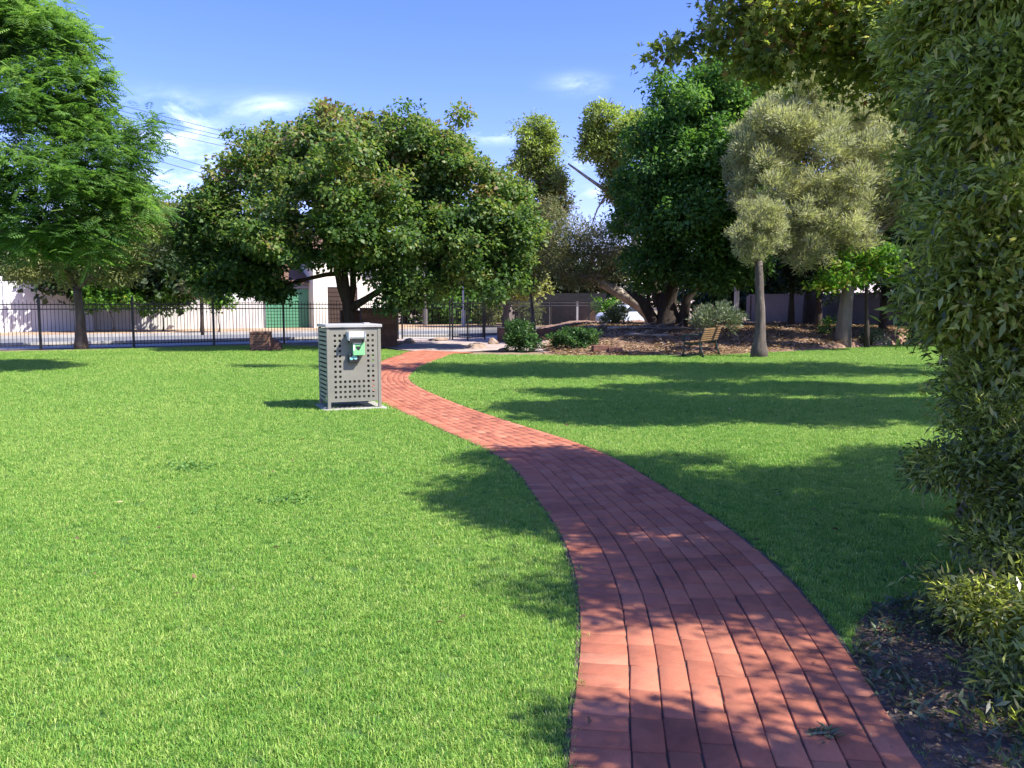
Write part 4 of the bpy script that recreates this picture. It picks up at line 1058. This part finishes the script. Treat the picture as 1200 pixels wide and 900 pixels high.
# brownish leaning tree on the mulch
bx_ = at(772, 372, 38)
tree('leaning_tree', 'leaning tree with pale bark and sparse brown foliage at the back of the mulch', 'tree',
     [(bx_[0], 38, gz(bx_[0], 38), .42), (*at(755, 362, 38), .30), (*at(728, 345, 38), .24), (*at(700, 330, 38), .18), (*at(672, 322, 38), .12)],
     [B(662, 275, 38, 28, 32, 1.6), B(700, 285, 38, 34, 30, 1.7), B(735, 300, 38, 26, 32, 1.6), B(655, 315, 38, 24, 26, 1.4), B(690, 322, 38, 34, 18, 1.4), B(722, 268, 39, 20, 16, 1.2), B(645, 250, 39, 16, 16, 1.1)],
     'broad', MT['leaf_brown'], MT['bark_pale'], 420, 42, .5, .16, .05, twigs=12, limb_r=.09, vb=.45)
tree('round_shrub', 'light green sapling between the round tree and the leaning tree', 'tree',
     gtrunk(626, 40, (622, 345), .09, .06), [B(620, 300, 40, 24, 28, 1.2), B(612, 330, 40, 20, 18, 1.0), B(634, 285, 40, 16, 22, 1.0)], 'broad', MT['leaf_round'], MT['bark_grey'], 180, 40, .45, .16, .08, twigs=6, vb=.75)
# dark green tree with gnarled base
bd = at(785, 372, 35); zb = gz(bd[0], 35)
tree('dense_tree', 'dense dark green tree with a gnarled many stemmed base behind the bench', 'tree',
     [(bd[0], 35, zb, .55), (*at(782, 355, 35), .38), (*at(790, 325, 34.5), .25), (*at(800, 280, 34), .2)],
     [B(800, 128, 33, 46, 34, 2.0), B(765, 185, 33, 38, 44, 2.0), B(815, 185, 32, 50, 52, 2.2), B(762, 250, 33, 42, 46, 2.2), B(812, 262, 31.6, 50, 48, 2.0), B(858, 215, 32, 40, 60, 2.0), B(862, 290, 32, 40, 46, 2.0), B(775, 312, 33, 40, 30, 1.8), B(835, 322, 32, 36, 24, 1.6), B(850, 140, 33, 40, 40, 1.8), B(842, 98, 33, 42, 30, 1.8), B(880, 105, 33.5, 36, 34, 1.8), B(745, 225, 33.5, 26, 30, 1.5)],
     'broad', MT['leaf_dark'], MT['bark_dark'], 1450, 55, .5, .19, .11, twigs=6, limb_r=.12, vb=.45, topv=.3,
     extra_limbs=[[(bd[0] - .5, 35, zb, .25), (*at(752, 352, 35), .2), (*at(735, 338, 35), .14)], [(bd[0] + .4, 34.6, zb, .25), (*at(805, 350, 34.6), .18), (*at(822, 330, 34.4), .12), (*at(840, 300, 34), .08)], [(bd[0] + .9, 34.3, zb, .2), (*at(815, 366, 34.3), .2), (*at(830, 370, 34.3), .14)], [(bd[0], 35, zb, .3), (*at(770, 345, 35.2), .2), (*at(762, 310, 35.2), .14)]])
# pale fine leaved trees
dA = G(890, 418.5)[1]
tree('pale_tree', 'small round headed pale tree with slim grey trunk right of the bench', 'tree',
     gtrunk(891, dA, (889, 306), .21, .11, mid=[(891, 380, .15), (890, 340, .13)], z0=-.02), [B(890, 262, dA, 30, 30, .8), B(872, 276, dA, 18, 20, .6), B(908, 272, dA, 18, 18, .6), B(886, 296, dA, 20, 16, .5), B(900, 246, dA, 16, 14, .5)], 'needle', MT['leaf_pale'], MT['bark_grey'], 260, 60, .17, .11, .021, twigs=22, limb_r=.05, vb=.6, lsc=.36, lump=10, shell=.4, cvar=.3)
dB = G(988, 407)[1]
tree('pale_tree', 'large pale olive fine leaved tree with thick light trunk on the right lawn edge', 'tree',
     gtrunk(989, dB, (1000, 300), .27, .17, mid=[(991, 360, .235)], z0=-.02),
     [B(945, 122, 29, 46, 40, 1.6), B(900, 152, 28.5, 42, 36, 1.6), B(880, 205, 28.5, 34, 46, 1.6), B(960, 180, 28, 58, 46, 1.8), B(925, 245, 28, 52, 44, 1.7), B(985, 255, 28, 52, 42, 1.7), B(1040, 190, 29, 46, 34, 1.7), B(1085, 205, 29.5, 38, 34, 1.5), B(945, 290, 28, 36, 24, 1.3), B(1120, 228, 29, 24, 30, 1.2), B(1010, 140, 30, 40, 34, 1.5), B(1040, 245, 30, 40, 20, 1.3)],
     'needle', MT['leaf_pale'], MT['bark_mid'], 1500, 74, .26, .17, .030, twigs=16, limb_r=.11, vb=.5, topv=.35, flare=1.12, lsc=.33, lump=11, shell=.45, cvar=.3,
     extra_limbs=[[(*at(1000, 300, dB), .2), (*at(1040, 262, 30), .15), (*at(1085, 250, 30), .13), (*at(1120, 262, 29.5), .09)], [(*at(1000, 305, dB), .18), (*at(1040, 300, 30.5), .12), (*at(1090, 285, 30.5), .09), (*at(1130, 290, 30.5), .05)], [(*at(1005, 310, dB), .12), (*at(1030, 330, 31), .07), (*at(1060, 325, 31), .05)]])
tree('young_tree', 'low young tree with bright green and yellow leaves behind the thick pale trunk', 'tree',
     gtrunk(1018, 29.5, (1015, 325), .08, .05, z0=0), [B(1000, 318, 27.6, 30, 22, .8), B(1034, 306, 27.6, 26, 18, .8), B(1056, 318, 27.6, 18, 15, .6), B(968, 332, 29.6, 16, 12, .6)], 'star', MT['leaf_bright'], MT['bark_dark'], 150, 24, .35, .12, .05, twigs=6, vb=.5)
bgtree('yellowing low tree branch clump left of the near tree', 1075, 31, [(1068, 305, 31, 26, 16, .8), (1090, 318, 31, 18, 12, .7)], mat='leaf_olive', nc=70, nl=30, cr=.35, L=.14, W=.07, vb=.9, r=.07, name='young_tree', group=None)
# dark stems in front of the grey wall
ds = 'dark stemmed trees along the grey wall'
for i, (px, d, lab) in enumerate([(928, 37.5, 'dark slender tree left of the thick pale trunk, leftmost along the grey wall'), (960, 36.5, 'dark slender tree close left of the thick pale trunk by the grey wall'), (1036, 33.5, 'dark slender tree right of the thick pale trunk by the grey wall'), (1072, 32, 'dark thick stemmed tree in the middle of the grey wall'), (1114, 30.2, 'dark tree at the right end of the grey wall beside the near bush')]):
    bgtree(lab, px, d, [(px, 300, d, 34, 34, 1.6), (px + 14, 330, d, 24, 18, 1.2), (px - 10, 270, d, 26, 28, 1.4)], nc=110, nl=38, cr=.6, L=.2, W=.12, vb=.45, r=.16, name='slender_tree', group=ds)
bgtree('large yellow green tree crown rising behind the pale tree', 950, 40, [(870, 95, 37, 55, 45, 2.4), (930, 75, 37, 50, 36, 2.2), (990, 110, 37, 60, 50, 2.4), (1050, 150, 37, 60, 60, 2.6), (1110, 190, 37, 50, 60, 2.4), (900, 170, 38, 60, 60, 2.4), (980, 210, 38, 70, 60, 2.4), (1060, 240, 38, 60, 50, 2.4)], mat='leaf_star', nc=900, nl=44, cr=.7, L=.24, W=.13, vb=.4, topy=240, r=.3)
bgtree('broad dark tree behind the left part of the grey wall', 930, 50, [(920, 290, 50, 60, 60, 3), (990, 280, 48, 60, 60, 3)], vb=.35, nc=260)
bgtree('broad dark tree behind the right part of the grey wall', 1090, 44, [(1070, 270, 44, 60, 70, 3), (1140, 250, 42, 60, 90, 3)], vb=.35, nc=280)
bush('low_shrub', 'sparse yellow green plant left of the thick pale trunk', 972, 385, 31.5, 13, 14, .4, MT['leaf_bright'], 20, 16, .22, .13, .05, vb=.6, z0=0)
bush('low_shrub', 'grey green low plant at the foot of the thick pale trunk', 1022, 396, 30.5, 18, 9, .5, MT['leaf_greygreen'], 30, 26, .2, .12, .04, vb=.3, z0=0)
bush('round_shrub', 'dark round shrub left of the two at the park entrance', 608, 396, 27.6, 21, 17, .62, MT['leaf_shrub'], 130, 40, .16, .085, .05, group='dark round shrubs at the entrance', z0=0, extra=[(604, 384, 27.5, 12, 9, .35), (620, 402, 27.5, 14, 9, .4)])
bush('round_shrub', 'dark spreading shrub right of the two at the park entrance', 673, 398, 27.8, 25, 14, .6, MT['leaf_shrub'], 130, 40, .16, .085, .05, group='dark round shrubs at the entrance', z0=0, extra=[(690, 394, 27.7, 12, 10, .4), (655, 396, 27.8, 12, 9, .35)])
bush('grey_shrub', 'airy grey green shrub right behind the bench backrest', 840, 370, 26.6, 24, 15, .7, MT['leaf_greygreen'], 150, 26, .2, .12, .03, kind='needle', extra=[(822, 378, 26.6, 14, 10, .4), (856, 376, 26.6, 14, 12, .4)])
bush('low_shrub', 'low dark shrub partly hiding the white car beyond the mulch', 724, 366, 43, 13, 9, .6, MT['leaf_olive'], 40, 30, .22, .13, .06, vb=.3)
bush('low_shrub', 'low olive shrub in the mulch beside the gnarled tree base', 718, 372, 40, 16, 10, .6, MT['leaf_olive'], 40, 30, .22, .13, .06, vb=.5)
# white marker post among the trees at right of the gnarled tree
def post(px, d, h, label):
    b = at(px, 360, d); b[2] = gz(b[0], b[1]); m = MB(); m.box((0, 0, h / 2), (.09, .09, h / 2)); m.box((0, 0, h + .03), (.11, .11, .03), taper=.5)
    o_ = m.build('white_post', MT['offwhite'], loc=tuple(b), bevel=.01); tag(o_, label, 'post')
post(863, 37, 1.75, 'weathered white post behind the grey green shrub')

# ------------------------------------------------------------------ near trees on the right (their crowns hang over the lawn and throw its shade)
tree('overhanging_tree', 'tall tree with star shaped brown green leaves hanging into the sky at top right', 'tree',
     [(12.2, 17.8, 0, .38), (12.0, 17.7, 3, .3), (11.2, 17.5, 5.6, .22)],
     [B(768, 70, 17.5, 14, 6, .3), B(796, 55, 17.5, 18, 9, .5), B(838, 45, 17.5, 26, 19, .9), B(885, 25, 17.5, 44, 34, 1.6), B(905, 78, 17.3, 42, 22, 1.3), B(960, 28, 17.5, 60, 38, 2.0), B(1050, 60, 17.3, 75, 60, 2.1), B(1140, 80, 17.5, 80, 80, 2.2), B(1240, 60, 17.5, 90, 90, 2.2),
      B(1340, 40, 17.6, 100, 90, 2.3), B(1440, 20, 17.6, 80, 80, 2.2), B(920, -60, 17.5, 80, 48, 2.0), B(1060, -70, 17.5, 110, 70, 2.2), B(1220, -80, 17.5, 120, 80, 2.3), B(800, -95, 17.6, 60, 26, 1.2), B(700, -120, 17.6, 40, 14, .7), B(1010, 70, 17.2, 40, 30, 1.3), B(940, 0, 16.6, 60, 36, 1.4), B(1020, 25, 16.4, 60, 50, 1.5), B(1090, 110, 16.4, 50, 44, 1.5), B(905, 50, 16.8, 50, 34, 1.3), B(860, 5, 17.5, 40, 14, 1.0)],
     'star', MT['leaf_star'], MT['bark_grey'], 1500, 24, .45, .14, .048, twigs=7, limb_r=.12, vb=.5, topv=0)
tree('shade_tree', 'tall leafy tree standing out of view to the right that shades the lawn', 'tree',
     [(9.8, 10.6, 0, .28), (9.6, 10.6, 3, .22), (9.2, 10.5, 4.8, .18)],
     [(np.array([5.9, 10.5, 6.4]), np.array([.85, .85, .6])), (np.array([7.4, 10.5, 6.6]), np.array([1.2, 1.15, .8])), (np.array([9.4, 10.3, 6.8]), np.array([1.5, 1.3, 1.0])), (np.array([11.6, 10.3, 6.6]), np.array([1.5, 1.35, 1.0])), (np.array([13.8, 10.2, 6.4]), np.array([1.4, 1.2, .9])), (np.array([8.9, 13.2, 7.0]), np.array([1.3, 1.2, .5])), (np.array([11.2, 13.2, 7.0]), np.array([1.6, 1.4, .6])), (np.array([14, 13.0, 6.8]), np.array([1.6, 1.4, .6])), (np.array([7.4, 11.9, 6.8]), np.array([.9, .6, .35])), (np.array([6.3, 9.5, 6.2]), np.array([1.1, .8, .4])), (np.array([8.4, 9.5, 6.2]), np.array([1.3, .8, .5])), (np.array([10.9, 9.5, 6.2]), np.array([1.4, .8, .6])), (np.array([6.6, 12.6, 6.9]), np.array([.9, .5, .35]))],
     'broad', MT['leaf_star'], MT['bark_grey'], 1750, 50, .40, .16, .09, twigs=5, shell=.25)
nb = [B(1095, 20, 6.4, 40, 50, .5), B(1170, 330, 5.2, 60, 50, .4), B(1150, 250, 5.4, 70, 50, .5), B(1120, 340, 5.4, 34, 36, .4), B(1180, 100, 5.6, 90, 70, .6), B(1165, 450, 5.3, 50, 40, .4), B(1190, 20, 6.3, 120, 100, .9), B(1125, 70, 6.6, 45, 60, .6), B(1150, 170, 6.2, 75, 75, .8), B(1185, 290, 5.8, 85, 80, .8), B(1165, 385, 5.6, 52, 52, .6), B(1235, 420, 5.4, 80, 80, .7)]
tree('near_tree', 'near tree with glossy narrow leaves and pale stem filling the right edge', 'tree',
     [(3.36, 6.05, 0, .11), (3.32, 6.05, 1.0, .08), (3.5, 6.1, 2.2, .06), (3.9, 5.9, 3.2, .05)], nb,
     'broad', MT['leaf_near'], MT['bark_grey'], 2300, 46, .23, .08, .026, twigs=11, limb_r=.04, vb=.5, shell=.3)
tree('shade_tree', 'leafy tree standing out of view at the near right whose shade crosses the path', 'tree',
     [(5.2, 2.6, 0, .16), (5.1, 2.6, 1.6, .13), (4.9, 2.6, 2.6, .1)],
     [(np.array(c_), np.array(r_)) for c_, r_ in [((3.5, 5.3, 4.5), (.75, .8, .4)), ((3.9, 4.6, 4.4), (.8, .8, .45)), ((4.0, 6.8, 4.7), (.85, .9, .5)), ((5.2, 6.2, 4.8), (1.1, 1.2, .6)), ((5.1, 4.9, 4.5), (1.0, 1.0, .6)), ((6.6, 5.4, 4.7), (1.1, 1.2, .7)), ((7.8, 6.3, 4.8), (1.1, 1.3, .8)),
      ((4.0, 3.6, 4.0), (1.0, .8, .45)), ((5.2, 3.5, 4.1), (1.1, .9, .6)), ((6.6, 3.8, 4.2), (1.0, 1.0, .6)), ((4.3, 2.95, 4.0), (1.0, .4, .4)), ((4.7, 2.2, 3.6), (.6, .35, .35)), ((3.22, 1.72, 3.5), (.34, .26, .3)), ((3.9, 1.6, 3.5), (.6, .32, .3)), ((5.2, 1.6, 3.6), (.8, .6, .5))]],
     'broad', MT['leaf_near'], MT['bark_grey'], 2000, 44, .22, .09, .036, twigs=5, limb_r=.045, shell=.25)
# leafy bush beside the path
tree('leafy_bush', 'glossy narrow leaved bush beside the path at the lower right edge', 'bush',
     [(2.75, 4.3, 0, .05), (2.78, 4.3, .3, .04)],
     [B(1165, 500, 4.8, 48, 40, .45), B(1118, 548, 4.7, 44, 22, .35), B(1205, 560, 4.5, 70, 50, .5), B(1190, 640, 4.2, 52, 46, .45), B(1130, 700, 3.9, 34, 18, .25), B(1205, 725, 3.7, 56, 44, .4), B(1195, 800, 3.3, 38, 34, .3), B(1165, 872, 3.05, 34, 26, .22), B(1230, 880, 3.0, 60, 60, .35), B(1300, 620, 4.3, 90, 120, .6), B(1320, 800, 3.4, 90, 120, .5)],
     'broad', MT['leaf_near'], MT['bark_grey'], 1050, 42, .14, .055, .015, twigs=12, limb_r=.014, vb=.4, shell=.25)

# ------------------------------------------------------------------ litter and ground cover
def litter(name, label, cat, P, L, W, mat, up=.3, z=.004, fold=.25):
    n = len(P); yaw = rng.uniform(0, 2 * PI, n)
    D = unit(np.column_stack([np.cos(yaw), np.sin(yaw), rng.uniform(0, up, n)])); Nr = unit(np.column_stack([rng.normal(0, .5, (n, 2)), np.ones(n)]))
    P3 = np.column_stack([P, np.full(n, z) + rng.uniform(0, .008, n)])
    V_, F_ = leaves(P3, D, Nr, L * rng.uniform(.5, 1.4, n), W * rng.uniform(.6, 1.4, n), fold)
    o_ = link(name, mesh_np(name, V_, F_, {'v': rng.uniform(0, 1, n)}), mat); tag(o_, label, cat, kind='stuff'); return o_
sb = rng.uniform([1.0, 2.2], [3.6, 4.9], (9000, 2)); sb = sb[inpoly(sb, soil_poly)]
litter('leaf_litter', 'dry brown leaf litter on bare soil beside the path under the bush', 'leaf litter', sb[:4200], .028, .011, MT['deadleaf'])
sb2 = rng.uniform([1.0, 2.2], [3.6, 4.9], (12000, 2)); sb2 = sb2[inpoly(sb2, soil_poly)]
nz = np.sin(sb2[:, 0] * 5 + 1) * np.sin(sb2[:, 1] * 4.1) + .25; gcp = sb2[(nz + rng.normal(0, .35, len(nz)) > .35)]
litter('ground_cover', 'low green weeds growing on the soil at the path edge', 'ground cover', gcp[:6500], .055, .014, MT['leaf_weed'], up=1.4, z=0)
# fallen branches on the mulch
for i, (px, d, ln, rz, lab) in enumerate([(712, 31.5, 2.2, .3, 'long pale fallen branch lying on the mulch right of the second round shrub'), (745, 33, 1.8, -.5, 'short forked fallen branch on the mulch before the leaning tree'), (690, 33.5, 1.6, .9, 'thin fallen branch at the left end of the mulch bed'), (770, 31, 2.4, .05, 'thick dark fallen branch on the mulch below the gnarled tree'), (735, 29.5, 1.5, -.2, 'weathered grey stick nearest the lawn on the mulch bed')]):
    b = at(px, 360, d); b[2] = gz(b[0], b[1]) + .06; m = MB(); dv = np.array([math.cos(rz), math.sin(rz), .02]); p_ = limb_pts(b * 0, dv * ln, 6, 0, .09)
    p_ = [np.array([q[0], q[1], abs(q[2]) * .6 + .02]) for q in p_]
    m.tube(p_, list(np.linspace(.07, .02, 7)), 7)
    for k in (2, 3, 5):
        e = p_[k] + np.array([rng.normal(.3, .2), rng.normal(0, .3), rng.uniform(.1, .35)]); m.tube(limb_pts(p_[k], e, 3), [.03, .022, .015, .008], 5)
    o_ = m.build('fallen_branch', MT['bark_pale' if i % 2 == 0 else 'bark_grey'], loc=tuple(b), smooth=True); tag(o_, lab, 'branch', 'fallen branches on the mulch')
big = sb[-90:]
litter('large_dead_leaves', 'larger curled dry leaves lying on the soil under the near bush', 'dead leaves', big[:60], .045, .026, MT['deadleaf'], up=.5, z=.01)
# mulch chips over the bed
P = rng.uniform([1.2, 24.6], [20, 42], (60000, 2)); fr = 24.9 + np.clip(P[:, 0] - 6, 0, 3.5) * .8 + np.clip(P[:, 0] - 9.5, 0, 30) * .85
P = P[P[:, 1] > fr + .1][:32000]
zc = height_mulch(P[:, 0], P[:, 1])
n = len(P); yaw = rng.uniform(0, 2 * PI, n); D = unit(np.column_stack([np.cos(yaw), np.sin(yaw), rng.uniform(-.1, .6, n)])); Nr = unit(np.column_stack([rng.normal(0, .6, (n, 2)), np.ones(n)]))
V_, F_ = leaves(np.column_stack([P, zc + rng.uniform(0, .05, n)]), D, Nr, rng.uniform(.06, .2, n), rng.uniform(.02, .06, n))
tag(link('mulch_chips', mesh_np('mulch_chips', V_, F_, {'v': rng.uniform(0, 1, n)}), MT['deadleaf']), 'brown bark chips and dry leaves strewn over the garden bed', 'mulch', kind='stuff')
# fallen leaves on lawn and path
P = np.vstack([rng.uniform([-3, 2.6], [3, 9], (26, 2)), rng.uniform([-4, 9], [10, 22], (70, 2))])
litter('fallen_leaves', 'scattered dry leaves lying on the lawn and path', 'fallen leaves', P, .045, .026, MT['deadleaf'], z=.020)
cs = rng.uniform(0, clen * .6, 260); co = np.where(rng.uniform(size=260) < .6, HW - np.abs(rng.normal(0, .12, 260)), rng.uniform(-HW, HW, 260))
cpx = np.array([pathpt(a_, b_) for a_, b_ in zip(cs, co)])
litter('path_debris', 'tiny dry leaf crumbs and twigs lying on the brick path', 'leaf litter', cpx, .018, .007, MT['deadleaf'], z=.007)
# darker clover patches in the turf
cp_ = []
for (px, py, n_, sx_, sy_) in ((222, 549, 230, .18, .13), (335, 588, 130, .13, .10), (250, 600, 30, .08, .08)):
    g0 = G(px, py)[:2]; cp_.append(g0 + rng.normal(0, 1, (n_, 2)) * [sx_, sy_])
litter('clover_patch', 'small darker green weed patches in the sunlit lawn', 'weeds', np.vstack(cp_), .03, .02, MT['leaf_weed2'], up=.9, z=.012)
# a small weed tuft in the path joint
w0 = G(963, 862); wp_ = np.array([w0[:2]] * 40) + rng.normal(0, .02, (40, 2))
litter('path_weed', 'tiny green weed growing in a brick joint of the path', 'weed', wp_, .05, .01, MT['leaf_greygreen'], up=1.0, z=.004)
print('OBJECTS', len(bpy.data.objects))
